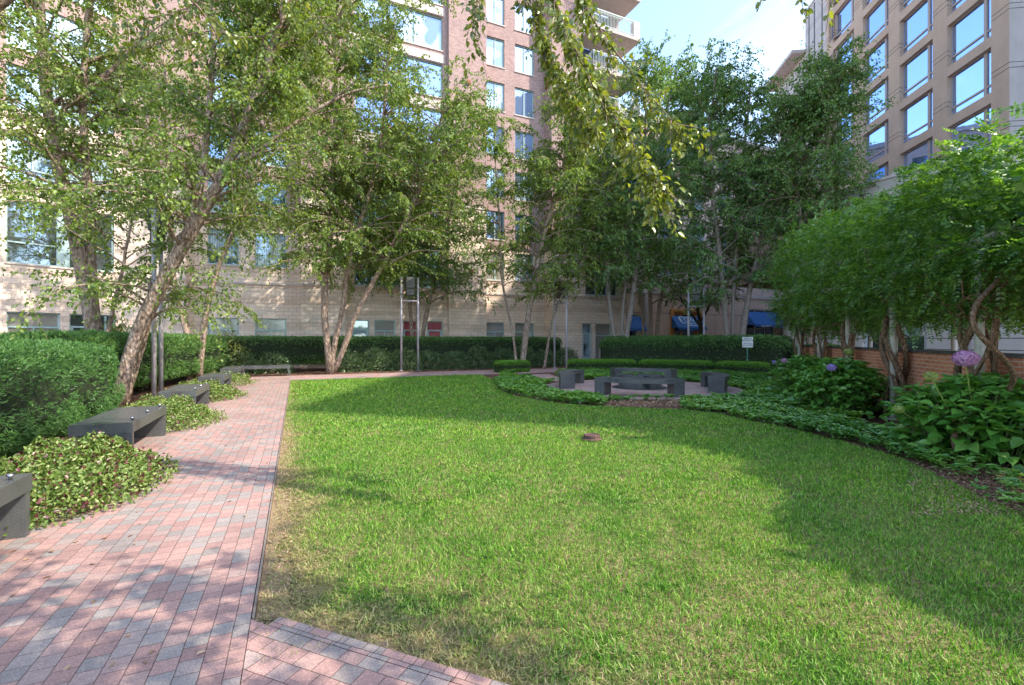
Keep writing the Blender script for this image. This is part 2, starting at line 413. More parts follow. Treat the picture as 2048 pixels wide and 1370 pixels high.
M['birch'] = m_leaf('birch_leaves', [(.08, .125, .020), (.14, .205, .030), (.21, .285, .040), (.32, .40, .09)], .45, .035, .5, patch=(.9, (.68, .82, .95)))
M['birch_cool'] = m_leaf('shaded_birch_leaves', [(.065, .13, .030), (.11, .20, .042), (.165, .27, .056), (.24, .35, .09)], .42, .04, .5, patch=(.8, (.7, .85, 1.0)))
M['birch_near'] = m_leaf('overhanging_birch_leaves', [(.09, .13, .012), (.15, .20, .018), (.22, .26, .025), (.30, .33, .06)], .42, .08, .4)
M['yew'] = m_leaf('yew_needles', [(.035, .095, .026), (.06, .15, .038), (.09, .21, .045), (.15, .29, .075)], .18, .03, .45)
M['yew_dark'] = m_leaf('dark_yew_needles', [(.045, .11, .03), (.08, .18, .042), (.12, .245, .055), (.19, .33, .085)], .18, .03, .45)
M['viburnum'] = m_leaf('broadleaf_shrub', [(.04, .085, .03), (.075, .14, .045), (.12, .19, .07), (.2, .28, .12)], .18, .04, .35)
M['box'] = m_leaf('box_leaves', [(.08, .20, .012), (.12, .29, .018), (.17, .37, .03), (.24, .44, .05)], .3, .04, .45)
M['pachy'] = m_leaf('pachysandra_leaves', [(.05, .17, .025), (.09, .26, .035), (.14, .34, .05), (.24, .42, .10)], .25, .10, .4, patch=(.5, (1.35, 1.15, .7)))
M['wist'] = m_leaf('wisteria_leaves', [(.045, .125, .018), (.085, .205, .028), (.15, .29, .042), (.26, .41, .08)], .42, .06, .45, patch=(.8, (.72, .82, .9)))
M['hydra'] = m_leaf('hydrangea_leaves', [(.06, .19, .028), (.10, .28, .038), (.145, .34, .05), (.22, .41, .09)], .25, .07, .4)
M['petal_pink'] = m_leaf('pink_petals', [(.50, .22, .42), (.60, .30, .55), (.68, .42, .62)], .3, .02, .6, tcol=(1, 1, 1))
M['petal_blue'] = m_leaf('violet_petals', [(.34, .22, .68), (.48, .32, .78), (.60, .46, .82)], .3, .02, .6, tcol=(1, 1, 1))
M['petal_green'] = m_leaf('unopened_buds', [(.22, .30, .06), (.3, .38, .1), (.38, .42, .16)], .3, .03, .5)
M['coleus'] = m_leaf('yellow_green_leaves', [(.07, .13, .022), (.12, .20, .035), (.19, .27, .06), (.34, .38, .15)], .25, .03, .4)
M['coleus_dark'] = m_leaf('maroon_leaves', [(.05, .012, .014), (.10, .025, .025), (.15, .045, .04)], .1, .06, .4)
M['shrub_yellow'] = m_leaf('yellow_shrub_leaves', [(.09, .12, .02), (.15, .19, .03), (.26, .28, .06)], .3, .08, .4)
M['stem'] = m_simple('green_stem', (.10, .17, .05), .6)
M['litter'] = m_leaf('dead_leaves', [(.22, .12, .07), (.36, .22, .13), (.5, .36, .24), (.3, .17, .1)], .1, .03, .6, tcol=(1, .9, .7))

# ------------------------------------------------------------------ ground
def sheet(name, poly, z, m, kind='structure', lab=None, thick=0):
    b = MB(); b.quad([(x, y, z) for x, y in poly])
    if thick:
        n = len(poly)
        for i in range(n):
            p, q = poly[i], poly[(i+1) % n]
            b.quad([(p[0], p[1], z), (p[0], p[1], z-thick), (q[0], q[1], z-thick), (q[0], q[1], z)])
    o = b.build(name, m, uv=False); tag(o, lab, None, None, kind); return o
sheet('ground', [(-150, -60), (150, -60), (150, 220), (-150, 220)], 0, M['mulch'])
def cspoly(l): return [W(c, s)[:2] for c, s in l]
APR0 = np.array([-1.273, 2.417]); APD = np.array([.928, -.373])
apA = APR0-APD*.14; apB = APR0+APD*6
edge = G(505, 1245)
path_poly = cspoly([(-2.75, -3), (-2.75, 21.2), (-.22, 21.2), (-.22, cs(*APR0)[1])])+[tuple(apA)]+[tuple(apA+np.array([-.15, -6]))]
# main path, bounded on the lawn side by c = -.22 and below by the apron
c_, s_ = cs(*apA)
sheet('brick_path', cspoly([(-2.75, -4), (-2.75, 21.3), (-.22, 21.3), (-.22, s_-.02), (-.22, -4)]), .034, M['paver'], thick=.1,
      lab='straight path of pink and grey pavers between the granite benches and the lawn')
ap = [W(-.216, s_-.02)[:2], tuple(APR0+APD*.05), tuple(apB), (apB[0]-1, -5), W(-.216, -4)[:2]]
sheet('brick_apron', ap, .034, M['paver_apron'], thick=.1, lab='paved corner crossing below the near lawn edge')
b = MB()
for i in range(30):  # edge course of the apron
    p = APR0+APD*(.02+i*.215); q = p+APD*.212; nn = np.array([.373, .928])*.075
    b.quad([(p[0], p[1], .037), (q[0], q[1], .037), (q[0]+nn[0], q[1]+nn[1], .037), (p[0]+nn[0], p[1]+nn[1], .037)])
    b.quad([(p[0]+nn[0], p[1]+nn[1], .037), (q[0]+nn[0], q[1]+nn[1], .037), (q[0]+nn[0], q[1]+nn[1], -.02), (p[0]+nn[0], p[1]+nn[1], -.02)])
tag(b.build('kerb_course', M['paver_apron'], uv=False), 'row of kerb pavers along the near lawn edge', None, None, 'structure')
sheet('cross_path', cspoly([(-.215, 19.0), (-.215, 21.3), (14.5, 21.3), (14.5, 19.0)]), .034, M['paver_cross'], thick=.1,
      lab='brick cross path between the far hedge and the lawn')
b = MB(); 
b.box(csz, -.214, -.203, s_, 19.0, -.03, .038); b.box(csz, -.19, 7.0, 18.96, 18.985, -.03, .05)
tag(b.build('path_edging', M['edging'], uv=False), 'thin steel edging strip between pavers and lawn', None, None, 'structure')

PC = np.array([3.95, 14.5])   # patio centre
def arcpts(r, a0, a1, n, c=PC): return [(c[0]+r*math.cos(R(a)), c[1]+r*math.sin(R(a))) for a in np.linspace(a0, a1, n)]
sheet('patio', arcpts(2.95, 0, 357.5, 96), .034, M['paver'], thick=.08, lab='round brick patio inside the curved benches')
sheet('patio_link', [(2.2, 16.6), (1.4, 17.1), (.2, 19.7), (1.6, 20.3)], .030, M['paver_cross'], thick=.08, lab='short brick link from the round patio to the cross path')

curve_px = [(990, 762), (992, 772), (1003, 783), (1030, 792), (1057, 798), (1115, 807), (1165, 812), (1210, 814), (1300, 818), (1365, 820), (1440, 828), (1500, 843),
            (1565, 855), (1628, 871), (1680, 884), (1725, 897), (1770, 909), (1805, 920), (1853, 942), (1918, 976), (1982, 1006), (2048, 1035)]
curve = [G(*p) for p in curve_px]
far_l = W(-.19, 18.95)[:2]
lawn_poly = [tuple(APR0+APD*.0+np.array([.03, .085])), W(-.19, cs(*APR0)[1]+.1)[:2], far_l, W(7.2, 18.95)[:2]]+curve+[(4.75, 2.9), (4.95, 1.2), tuple(APR0+APD*6+np.array([.03, .085]))]
sheet('lawn', lawn_poly, .006, M['lawn'], lab='mown lawn with tan worn patches')

def m_soil():
    t = NT('worn_soil'); v = t.pos(); n = t.noise(v, 90, 5, .8); p = t.noise(v, 5, 4)
    c = t.ramp(n, [(.3, (.17, .10, .06)), (.5, (.34, .24, .155)), (.65, (.50, .38, .27)), (.8, (.62, .5, .38))])
    c = t.mix(.7, c, t.ramp(p, [(.3, (.7, .66, .6)), (.7, (1.1, 1.08, 1.05))]), 'MULTIPLY')
    return t.principled(c, .95, 0, t.bump(n, .8, .012), .1)
M['soil'] = m_soil()
sp_ = []
for s_i in np.linspace(18.9, cs(*APR0)[1]+.2, 120):
    wv_ = .09+.05*math.sin(s_i*3.1)+.04*math.sin(s_i*7.7+1)+max(0, (4.2-s_i))*.06
    sp_.append(W(-.18+wv_, s_i)[:2])
for t_ in np.linspace(.25, 4.5, 40):
    p_ = APR0+APD*t_+np.array([.373, .928])*(.13+.05*math.sin(t_*5)+.04*math.sin(t_*13)); sp_.append(tuple(p_))
sp_ += [tuple(APR0+APD*4.5+np.array([.03, .085])), tuple(APR0+np.array([.03, .085])), W(-.2, cs(*APR0)[1]+.1)[:2], W(-.2, 18.9)[:2]]
sheet('worn_soil', sp_, .010, M['soil'], lab='strip of bare tan soil between lawn and pavers')
def sample_poly(poly, dens_fn, n_try):
    xs = [p[0] for p in poly]; ys = [p[1] for p in poly]
    x = rng.uniform(min(xs), max(xs), n_try); y = rng.uniform(min(ys), max(ys), n_try)
    k = inpoly(x, y, poly); x, y = x[k], y[k]
    area_t = (max(xs)-min(xs))*(max(ys)-min(ys)); d0 = n_try/area_t
    keep = rng.uniform(size=len(x)) < dens_fn(x, y)/d0
    return x[keep], y[keep]
def dryness(x, y):
    p = np.stack([x, y, np.zeros_like(x)], 1)
    c, s = cs(x, y)
    d = .5*noise(p, 1.6)+.38*noise(p+7.3, 4.7)+.2*noise(p+1.3, 11)
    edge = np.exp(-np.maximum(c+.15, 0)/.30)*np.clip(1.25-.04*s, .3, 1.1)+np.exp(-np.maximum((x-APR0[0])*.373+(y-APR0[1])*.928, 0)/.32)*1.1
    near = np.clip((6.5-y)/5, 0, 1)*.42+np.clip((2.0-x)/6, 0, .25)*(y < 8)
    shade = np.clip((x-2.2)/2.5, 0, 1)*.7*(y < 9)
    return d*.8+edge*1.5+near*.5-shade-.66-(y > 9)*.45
def grass():
    lm = LM()
    for (y0, y1, dens, h, w, nt) in ((.8, 4.2, 7000, .036, .0042, 0), (4.2, 7.2, 4300, .040, .006, 0), (7.2, 12, 2000, .042, .010, 0), (12, 21, 850, .045, .019, 0)):
        def df(x, y):
            k = ((y >= y0) & (y < y1)) & (np.abs(x) < y*1.25+1)
            dr = dryness(x, y)
            return k*dens*np.clip(1.35-dr*.85, .07, 1.0)
        x, y = sample_poly([p for p in lawn_poly], df, int(dens*330))
        n = len(x); dr = dryness(x, y)
        p = np.stack([x, y, np.full(n, .004)], 1)
        lean = unit_rand(n); lean[:, 2] = 0
        cl = noise(p, 6.0)[:, None]*np.array([[.5, .2, 0]])
        dv = nrm(np.array([[0, 0, 1.0]])+lean*rng.uniform(.15, 1.25, (n, 1))+cl)
        nn = unit_rand(n)
        L = h*rng.uniform(.5, 1.25, n)*(1+.25*noise(p+3, 3.0))*np.clip(1.15-dr*.4, .5, 1.1)
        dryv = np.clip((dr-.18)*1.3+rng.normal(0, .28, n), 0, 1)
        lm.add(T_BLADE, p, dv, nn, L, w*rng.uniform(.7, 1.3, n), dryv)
        # clippings and thatch lying flat
        m = n//3; i = rng.integers(0, n, m)
        q = p[i]+np.array([[0, 0, .012]])+rng.normal(0, .02, (m, 3))*np.array([[1, 1, .2]])
        dv = nrm(unit_rand(m)*np.array([[1, 1, .25]])+np.array([[0, 0, .12]]))
        lm.add(T_BLADE, q, dv, np.tile([[0, 0, 1.0]], (m, 1)), h*rng.uniform(.5, 1, m), w*.8, np.clip(dryv[i]+.3*rng.uniform(size=m)-.05, 0, 1))
    n = 16000      # straw lying on the worn edge
    a = rng.uniform(size=n) < .72
    ss = 2.4+16.4*rng.uniform(size=n)**1.7; cc = -.18+np.abs(rng.normal(0, .22, n)); tt = rng.uniform(0, 4.4, n); oo = np.abs(rng.normal(0, .2, n))+.05
    x = np.where(a, cc*D2[0]+ss*D1[0], APR0[0]+APD[0]*tt+.373*oo); y = np.where(a, cc*D2[1]+ss*D1[1], APR0[1]+APD[1]*tt+.928*oo)
    lm.add(T_BLADE, np.stack([x, y, rng.uniform(.012, .028, n)], 1), unit_rand(n)*[[1, 1, .2]]+[[0, 0, .1]], np.tile([[0, 0, 1.]], (n, 1)), rng.uniform(.015, .045, n), .0045, rng.uniform(.6, 1, n))
    o = lm.build('grass', M['grass'], smooth=False)
    tag(o, 'short green grass blades with straw tufts on the lawn', 'grass', None, 'stuff')
grass()
def litter():
    lm = LM()
    n = 2600
    s = rng.uniform(2.5, 18.5, n)**1.0; c = -.17+np.abs(rng.normal(0, .16, n))
    x = c*D2[0]+s*D1[0]; y = c*D2[1]+s*D1[1]
    lm.add(T_RHOMB, np.stack([x, y, rng.uniform(.012, .03, n)], 1), unit_rand(n)*[[1, 1, .2]], unit_rand(n)*.4+[[0, 0, 1]], rng.uniform(.012, .035, n), rng.uniform(.008, .02, n))
    # under beds / hedges
    n = 5200
    a = rng.uniform(0, 1, n)
    c = np.where(a < .4, rng.uniform(-3.6, -2.2, n), rng.uniform(-2.5, 14, n)); s = np.where(a < .4, rng.uniform(3, 22, n), rng.uniform(21.4, 24, n))
    x = c*D2[0]+s*D1[0]; y = c*D2[1]+s*D1[1]
    lm.add(T_RHOMB, np.stack([x, y, rng.uniform(.004, .03, n)], 1), unit_rand(n)*[[1, 1, .3]], unit_rand(n)*.5+[[0, 0, 1]], rng.uniform(.03, .07, n), rng.uniform(.015, .03, n))
    n = 260     # stray leaves on the pavers
    s = rng.uniform(2.0, 20, n); c = rng.uniform(-2.0, -.25, n)**1
    lm.add(T_LEAF, np.stack([c*D2[0]+s*D1[0], c*D2[1]+s*D1[1], rng.uniform(.037, .043, n)], 1), unit_rand(n)*[[1, 1, .08]], unit_rand(n)*.15+[[0, 0, 1]], rng.uniform(.02, .05, n), rng.uniform(.012, .026, n))
    # strip in front of the patio bench
    n = 1800
    t = rng.uniform(0, 1, n); px = 1215+170*t; py = 812-2*t+rng.uniform(-10, 4, n)
    Y = EYE*F/(py-HZ)
    lm.add(T_RHOMB, np.stack([(px-1024)/F*Y, Y, rng.uniform(.01, .04, n)], 1), unit_rand(n)*[[1, 1, .3]], unit_rand(n)*.5+[[0, 0, 1]], rng.uniform(.03, .06, n), rng.uniform(.015, .03, n))
    n = 2500
    px = rng.uniform(1820, 2048, n); py = rng.uniform(925, 1035, n); Y = EYE*F/(py-HZ)
    lm.add(T_RHOMB, np.stack([(px-1024)/F*Y, Y, rng.uniform(.012, .03, n)], 1), unit_rand(n)*[[1, 1, .3]], unit_rand(n)*.5+[[0, 0, 1]], rng.uniform(.015, .04, n), rng.uniform(.008, .02, n))
    o = lm.build('leaf_litter', M['litter'])
    tag(o, 'dry fallen leaves and wood chips scattered on the beds and lawn edge', 'leaf litter', None, 'stuff')
litter()

# ------------------------------------------------------------------ walls with openings
def wall(b, fn, a0, a1, z0, z1, holes=(), depth=.18, uo=0):
    xs = sorted({a0, a1, *[h[0] for h in holes], *[h[1] for h in holes]}); zs = sorted({z0, z1, *[h[2] for h in holes], *[h[3] for h in holes]})
    xs = [x for x in xs if a0 <= x <= a1]; zs = [z for z in zs if z0 <= z <= z1]
    for i in range(len(xs)-1):
        for j in range(len(zs)-1):
            mx, mz = (xs[i]+xs[i+1])/2, (zs[j]+zs[j+1])/2
            if any(h[0] < mx < h[1] and h[2] < mz < h[3] for h in holes): continue
            q = [(xs[i], zs[j]), (xs[i+1], zs[j]), (xs[i+1], zs[j+1]), (xs[i], zs[j+1])]
            b.quad([fn(x, z, 0) for x, z in q], [(x+uo, z) for x, z in q])
    for h in holes:
        if h[0] < a0 or h[1] > a1 or h[2] < z0-1e-6 or h[3] > z1+1e-6: continue
        x0, x1, y0, y1 = h[:4]
        for (p, q) in (((x0, y0), (x1, y0)), ((x1, y0), (x1, y1)), ((x1, y1), (x0, y1)), ((x0, y1), (x0, y0))):
            b.quad([fn(p[0], p[1], 0), fn(q[0], q[1], 0), fn(q[0], q[1], depth), fn(p[0], p[1], depth)],
                   [(p[0]+uo, p[1]), (q[0]+uo, q[1]), (q[0]+uo+.1, q[1]+.1), (p[0]+uo+.1, p[1]+.1)])
def window(parent, fn, x0, x1, z0, z1, style, glass, fm, depth=.16, fw=.055):
    """a frame with bars, each pane group a child"""
    b = MB(); d0, d1 = depth-.06, depth+.02
    g = lambda a, z, d: fn(a, z, d)
    def bar(a0, a1, y0, y1, e=0): b.box(g, a0, a1, y0, y1, d0-e, d1)
    bar(x0, x1, z0, z0+fw); bar(x0, x1, z1-fw, z1); bar(x0, x0+fw, z0+fw, z1-fw); bar(x1-fw, x1, z0+fw, z1-fw)
    w = x1-x0; h = z1-z0
    if style == 'slide': bar(x0+w/2-.03, x0+w/2+.03, z0+fw, z1-fw, .01)
    if style == 'ground':      # transom over two lights
        zt = z0+h*.68; bar(x0+fw, x1-fw, zt-.035, zt+.035, .01); bar(x0+w/2-.022, x0+w/2+.022, z0+fw, zt-.035)
    if style == 'bay':         # two tall pairs and low vents
        zt = z0+h*.33
        xa, xb = x0+w*.44, x0+w*.56
        bar(xa, xb, z0+fw, z1-fw, .015)
        for p, q in ((x0+fw, xa), (xb, x1-fw)):
            bar(p, q, zt-.03, zt+.03, .01); bar((p+q)/2-.025, (p+q)/2+.025, zt+.03, z1-fw, .012)
    if style == 'triple':
        for k in (1, 2): bar(x0+w*k/3-.04, x0+w*k/3+.04, z0+fw, z1-fw, .012)
    if style == 'tower':       # narrow light at near end, vents below
        xn = x0+w*.20; bar(xn-.09, xn+.09, z0+fw, z1-fw, .02)
        zt = z0+h*.21; bar(x0+fw, xn-.09, zt-.05, zt+.05, .01); bar(xn+.09, x1-fw, zt-.05, zt+.05, .01)
    if style == 'door':
        zt = z1-h*.27; bar(x0+fw, x1-fw, zt-.04, zt+.04, .01); bar(x0+fw, x0+fw+.09, z0+fw, zt-.04, .008); bar(x1-fw-.09, x1-fw, z0+fw, zt-.04, .008)
        bar(x0+fw+.09, x1-fw-.09, z0+fw, z0+.35, .006)
    fo = b.build('window' if style != 'door' else 'glazed_door', fm, parent, uv=False)
    p = MB(); e = fw*.5
    q = [(x0+e, z0+e), (x1-e, z0+e), (x1-e, z1-e), (x0+e, z1-e)]
    u = random.uniform(0, 30)
    p.quad([fn(a, z, depth-.012) for a, z in q], [(a+u, z) for a, z in q])
    p.build('pane', glass, fo)
    if style != 'door' and style != 'tower':
        s = MB(); s.box(g, x0-.05, x1+.05, z0-.06, z0-.003, -.05, depth-.07); s.build('sill', M['trimstone'] if fm is M['frame'] else fm, fo, uv=False)
    return fo
def pick(*w):
    r = random.random()*sum(x for _, x in w)
    for n, x in w:
        r -= x
        if r <= 0: return M[n]
    return M[w[-1][0]]

# ------------------------------------------------------------------ apartment building
APT = thing('apartment_building', W(5, 27.5), 'tall pink block and mauve brick apartment building behind the far hedge', 'building')
TOP = 30.0
FL = [7.1, 9.7, 12.4, 15.1, 17.9, 20.7, 23.4, 26.1, 28.8]
stone, stone2, brick, trim = MB(), MB(), MB(), MB()
SEC = [(-7.2, -4.8, 26.8, 9.5, 'p'), (-4.8, .2, 27.5, 7.2, 'r'), (.2, 2.4, 26.8, 9.5, 'p'), (2.4, 8.2, 27.1, 11.8, 'b'),
       (8.2, 10.6, 26.8, 9.5, 'p'), (10.6, 15.0, 27.5, 7.2, 'r'), (15.0, 17.3, 26.5, 7.6, 'p'), (17.3, 21.0, 26.5, 7.6, 'e')]
def secfn(s0): return lambda a, z, d: W(a, s0+d, z)
prev = None
for c0, c1, s0, st, ty in SEC:
    fn = secfn(s0); holes = []; wins = []; stone, stone2, brick = MB(), MB(), MB()
    if ty == 'r':
        cols = [(-4.02, -2.66), (-1.95, -.49)] if c0 < 0 else [(10.85, 12.1), (12.85, 14.23)]
        for a, e in cols:
            wins.append((a, e, .75, 2.62, 'ground', M['glass_blind']))
            for t in FL: wins.append((a, e, t-1.8, t, 'slide', pick(('glass_curtain', 3), ('glass_sky', 2)) if t > 9 else pick(('glass_curtain', 1), ('glass_blind', 1))))
    if ty == 'b':
        for i, (a, e) in enumerate([(2.75, 3.68), (3.96, 5.12), (5.55, 6.49), (6.96, 7.93)]):
            wins.append((a, e, .55 if i != 1 else .75, 2.62, 'door' if i != 1 else 'ground', (M['glass_curtain'], M['glass_blind'], M['glass_red'], M['glass_red'])[i]))
        wins.append((2.9, 7.9, 4.55, 7.1, 'bay', M['glass_dark']))
        for t in FL[1:]: wins.append((2.9, 7.9, t-2.0, t, 'triple', pick(('glass_sky', 2), ('glass_curtain', 2))))
    if ty == 'e':
        wins += [(17.35, 18.1, .05, 2.62, 'door', M['glass_curtain']), (18.4, 19.7, .05, 2.62, 'ground', M['glass_blind']), (17.6, 20.2, 4.55, 7.0, 'triple', M['glass_dark'])]
    holes = [w[:4] for w in wins]
    blk = stone2 if ty in 'b' else stone
    if ty == 'e':
        wall(blk, fn, c0, c1, 0, st, [h for h in holes if h[3] <= st])
        f2 = secfn(27.4); h2 = []
        for t in FL[1:]: h2.append((17.9, 20.3, t-2.35, t-.1)); 
        wall(brick, f2, c0, c1, st, TOP, h2)
        for h in h2: window(APT, f2, *h, 'triple', pick(('glass_sky', 2), ('glass_curtain', 1)), M['frame'])
        for z in (st,):
            blk.quad([W(c0, 26.5, z), W(c1, 26.5, z), W(c1, 27.4, z), W(c0, 27.4, z)], [(0, 0), (3, 0), (3, 1), (0, 1)])
        brick.quad([W(c0, 26.5, st), W(c0, 27.4, st), W(c0, 27.4, TOP), W(c0, 26.5, TOP)], [(0, st), (.9, st), (.9, TOP), (0, TOP)])
    else:
        # openings crossing the stone line are kept whole by moving the line
        wall(blk, fn, c0, c1, 0, st, [h for h in holes if h[3] <= st+.01])
        wall(brick, fn, c0, c1, st, TOP, [h for h in holes if h[2] >= st-.01])
    for w in wins: window(APT, fn, *w[:4], w[4], w[5], M['frame'])
    # ledges
    for z in ([4.42, st] if ty != 'r' else [4.42]):
        trim = MB(); trim.box(csz, c0-.02 if ty != 'r' else c0, c1+.02 if ty != 'r' else c1, s0-.05, s0-.002, z-.05, z+.05); trim.build('stone_ledge', M['trimstone'], APT, uv=False)
    if ty == 'b':
        for t in FL[1:]: trim = MB(); trim.box(csz, 2.6, 8.0, s0-.04, s0-.003, t+.06, t+.55); trim.build('stone_lintel', M['trimstone'], APT, uv=False)
    if ty == 'r':
        for t in FL[1:]: trim.box(csz, c0, c1, s0-.035, s0-.003, t-.02, t+.06) if 0 else None
    if prev is not None and prev[2] != s0:
        lo = max(prev[3], st) if False else (st if s0 < prev[2] else prev[3])
        sa, sb = prev[2], s0
        for z0, z1, bb in ((0, lo, stone), (lo, TOP, brick)):
            bb.quad([W(c0, sa, z0), W(c0, sb, z0), W(c0, sb, z1), W(c0, sa, z1)], [(0, z0), (abs(sb-sa), z0), (abs(sb-sa), z1), (0, z1)])
    for q_, n_, m_ in ((stone, 'block_wall', 'block'), (stone2, 'banded_wall', 'block_bay'), (brick, 'brick_upper_wall', 'brick')):
        if q_.f: q_.build(n_, M[m_], APT)
    prev = (c0, c1, s0, st)
# angled wing on the left
stone, stone2, brick = MB(), MB(), MB()
Q = np.array(W(-7.2, 26.8)[:2]); D3 = np.array([.555, .832]); N3 = np.array([-.832, .555])
def wing(a, z, d):
    p = Q-D3*a+N3*d; return (p[0], p[1], z)
wins = [(2.08, 3.63, .75, 2.62, 'ground', M['glass_blind']), (.25, .9, .75, 2.62, 'slide', M['glass_dark']), (1.1, 1.8, .55, 2.62, 'door', M['glass_dark']),
        (.3, 3.65, 4.55, 7.1, 'bay', M['glass_dark']), (4.4, 5.8, .75, 2.62, 'ground', M['glass_blind']), (4.4, 6.8, 4.55, 7.1, 'triple', M['glass_dark'])]
for t in FL[1:]: wins.append((.3, 3.65, t-2.0, t, 'bay', pick(('glass_dark', 1), ('glass_sky', 1), ('glass_curtain', 1))))
wall(stone2, wing, 0, 9, 0, 10.6, [w[:4] for w in wins if w[3] <= 10.6]); wall(brick, wing, 0, 9, 10.6, TOP, [w[:4] for w in wins if w[2] >= 10.39])
wins = [w for w in wins if w[3] <= 10.6 or w[2] >= 10.39]
for w in wins: window(APT, wing, *w[:4], w[4], w[5], M['frame'])
for z_ in (10.5, 7.35): trim = MB(); trim.box(wing, 0, 9, z_, z_+.17, -.05, -.002); trim.build('stone_ledge', M['trimstone'], APT, uv=False)
# east end, back and roof
for z0, z1, bb in ((0, 7.6, stone), (7.6, TOP, brick)):
    sa = 26.5 if z0 == 0 else 27.4
    bb.quad([W(21, sa, z0), W(21, 45, z0), W(21, 45, z1), W(21, sa, z1)], [(0, z0), (18, z0), (18, z1), (0, z1)])
e9 = wing(9, 0, 0)
brick.quad([W(21, 45, 0), W(-25, 45, 0), W(-25, 45, TOP), W(21, 45, TOP)], [(0, 0), (46, 0), (46, TOP), (0, TOP)])
brick.quad([W(-25, 45, 0), e9, (e9[0], e9[1], TOP), W(-25, 45, TOP)], [(0, 0), (30, 0), (30, TOP), (0, TOP)])
stone.build('block_wall', M['block'], APT); stone2.build('banded_wall', M['block_bay'], APT)
brick.build('brick_upper_wall', M['brick'], APT)
rf = MB(); rf.quad([W(21, 27.4, TOP), W(21, 45, TOP), W(-25, 45, TOP), (e9[0], e9[1], TOP), (Q[0], Q[1], TOP), W(-7.2, 27.5, TOP)])
rf.build('roof', M['concrete'], APT, uv=False)
for c, z, s in ((1.35, 6.05, 26.8), (9.6, 5.6, 26.8), (9.4, 17.0, 26.8), (9.4, 11.6, 26.8), (1.35, 11.7, 26.8)):
    v = MB(); v.tube([W(c, s-.16, z), W(c, s-.12, z), W(c, s, z)], [.10, .16, .13], 16); v.build('vent_cap', M['rust'], APT, smooth=False, uv=False)
v = MB()
v.box(csz, 18.4, 20.3, 26.0, 26.12, 0, .12)
for i in range(7): v.box(csz, 18.4+i*.3, 18.46+i*.3, 26.02, 26.1, .12, 1.05)
for z in (.4, .7, 1.0): v.box(csz, 18.4, 20.26, 26.03, 26.09, z, z+.05)
v.build('patio_lattice', M['trimstone'], APT, uv=False)
lou = MB(); 
for i in range(14): lou.box(csz, 14.93, 14.985, 26.72, 27.25, 18.05+i*.11, 18.12+i*.11)
lou.build('louvre', M['rust'], APT, uv=False)
for z in (8.1, 10.9, 13.6, 16.4, 19.15, 21.9, 24.6, 27.3):
    b = MB(); b.box(csz, 17.3, 21.15, 25.2, 27.39, z-.22, z)
    bal = b.build('balcony_slab', M['concrete'], APT, uv=False, bevel=.01)
    r = MB()
    r.box(csz, 17.35, 20.6, 25.24, 25.29, z+1.0, z+1.06); r.box(csz, 17.35, 20.6, 25.24, 25.28, z+.08, z+.11); r.box(csz, 17.35, 20.6, 25.245, 25.275, z+.88, z+.9)
    for i in range(28): r.box(csz, 17.38+i*.118, 17.398+i*.118, 25.25, 25.27, z+.11, z+1.0)
    for i in range(14): r.box(csz, 17.35, 17.37, 25.4+i*.14, 25.42+i*.14, z+.11, z+1.0)
    r.box(csz, 17.34, 17.38, 25.29, 27.3, z+1.0, z+1.06)
    r.build('railing', M['frame'], bal, uv=False)
    p = MB()
    for j in range(4): p.box(csz, 20.62+.01*(j % 2), 21.12-.01*(j % 2), 25.22+.01*(j % 2), 25.62, z+.002+j*.27, z+.26+j*.27)
    p.build('corner_pier', M['trimstone'], bal, uv=False)

# ------------------------------------------------------------------ hotel tower
E5 = np.array([.123, .9924]); N5 = np.array([.9924, -.123])
T0 = np.array([22.5+.123*24, 24.0])
TW = thing('hotel_tower', (T0[0]+3, 34, 0), 'tan precast hotel tower with rows of sky blue windows on the right', 'building')
def tf(a, z, d):
    p = T0+E5*a+N5*d; return (p[0], p[1], z)
body, pale = MB(), MB(); holes = []
rows = [20.2+3.02*k for k in range(-5, 5)]
for k in range(4):
    a0 = 1.05+k*4.07
    for t in rows: holes.append((a0, a0+2.95, t-2.45, t))
for t in rows: holes.append((15.9, 16.9, t-2.0, t-.2))
HT = 33.2
holes = [h for h in holes if h[3] < HT-.5]
body_uo = 0
wall(body, tf, 0, 17.3, 0, HT, holes, .28)
wall(pale, tf, 17.3, 21.0, 0, 32.6, [], .2)
for h in holes: window(TW, tf, *h, 'tower' if h[1]-h[0] > 2 else 'plain', M['glass_sky'], M['tframe'], .26, .07)
# faces toward the camera, rear wing and backs
def q4(b, p, q, z0, z1):
    l = math.hypot(q[0]-p[0], q[1]-p[1]); b.quad([(p[0], p[1], z0), (q[0], q[1], z0), (q[0], q[1], z1), (p[0], p[1], z1)], [(0, z0), (l, z0), (l, z1), (0, z1)])
A = T0; B_ = np.array(tf(0, 0, 7.6)[:2])
q4(pale, A, B_, 0, HT)
Rr = np.array([33.0, -1.6]); q4(pale, B_, Rr, 0, 39.5)
Re = Rr+np.array([14, -1.7]); q4(pale, Rr, Re, 0, 39.5)
bk = np.array(tf(36, 0, 16)[:2]); q4(pale, Re, bk, 0, 39.5)
l1 = np.array(tf(21, 0, 0)[:2]); l2 = np.array(tf(27, 0, 0)[:2])
q4(pale, l1, np.array(tf(21, 0, 3)[:2]), 0, 32.6)
q4(body, l2, bk, 0, 29)
wall(pale, tf, 21.0, 27.0, 0, 29.2, [], .2)
body.build('precast_wall', M['tower'], TW); pale.build('pale_wall', M['tower_pale'], TW)
r = MB(); r.quad([(*A, HT), (*tf(17.3, 0, 0)[:2], HT), (*tf(17.3, 0, 16)[:2], HT), (*B_, HT)]); r.quad([(*tf(17.3, 0, 0)[:2], 32.6), (*l1, 32.6), (*tf(21, 0, 16)[:2], 32.6), (*tf(17.3, 0, 16)[:2], 32.6)])
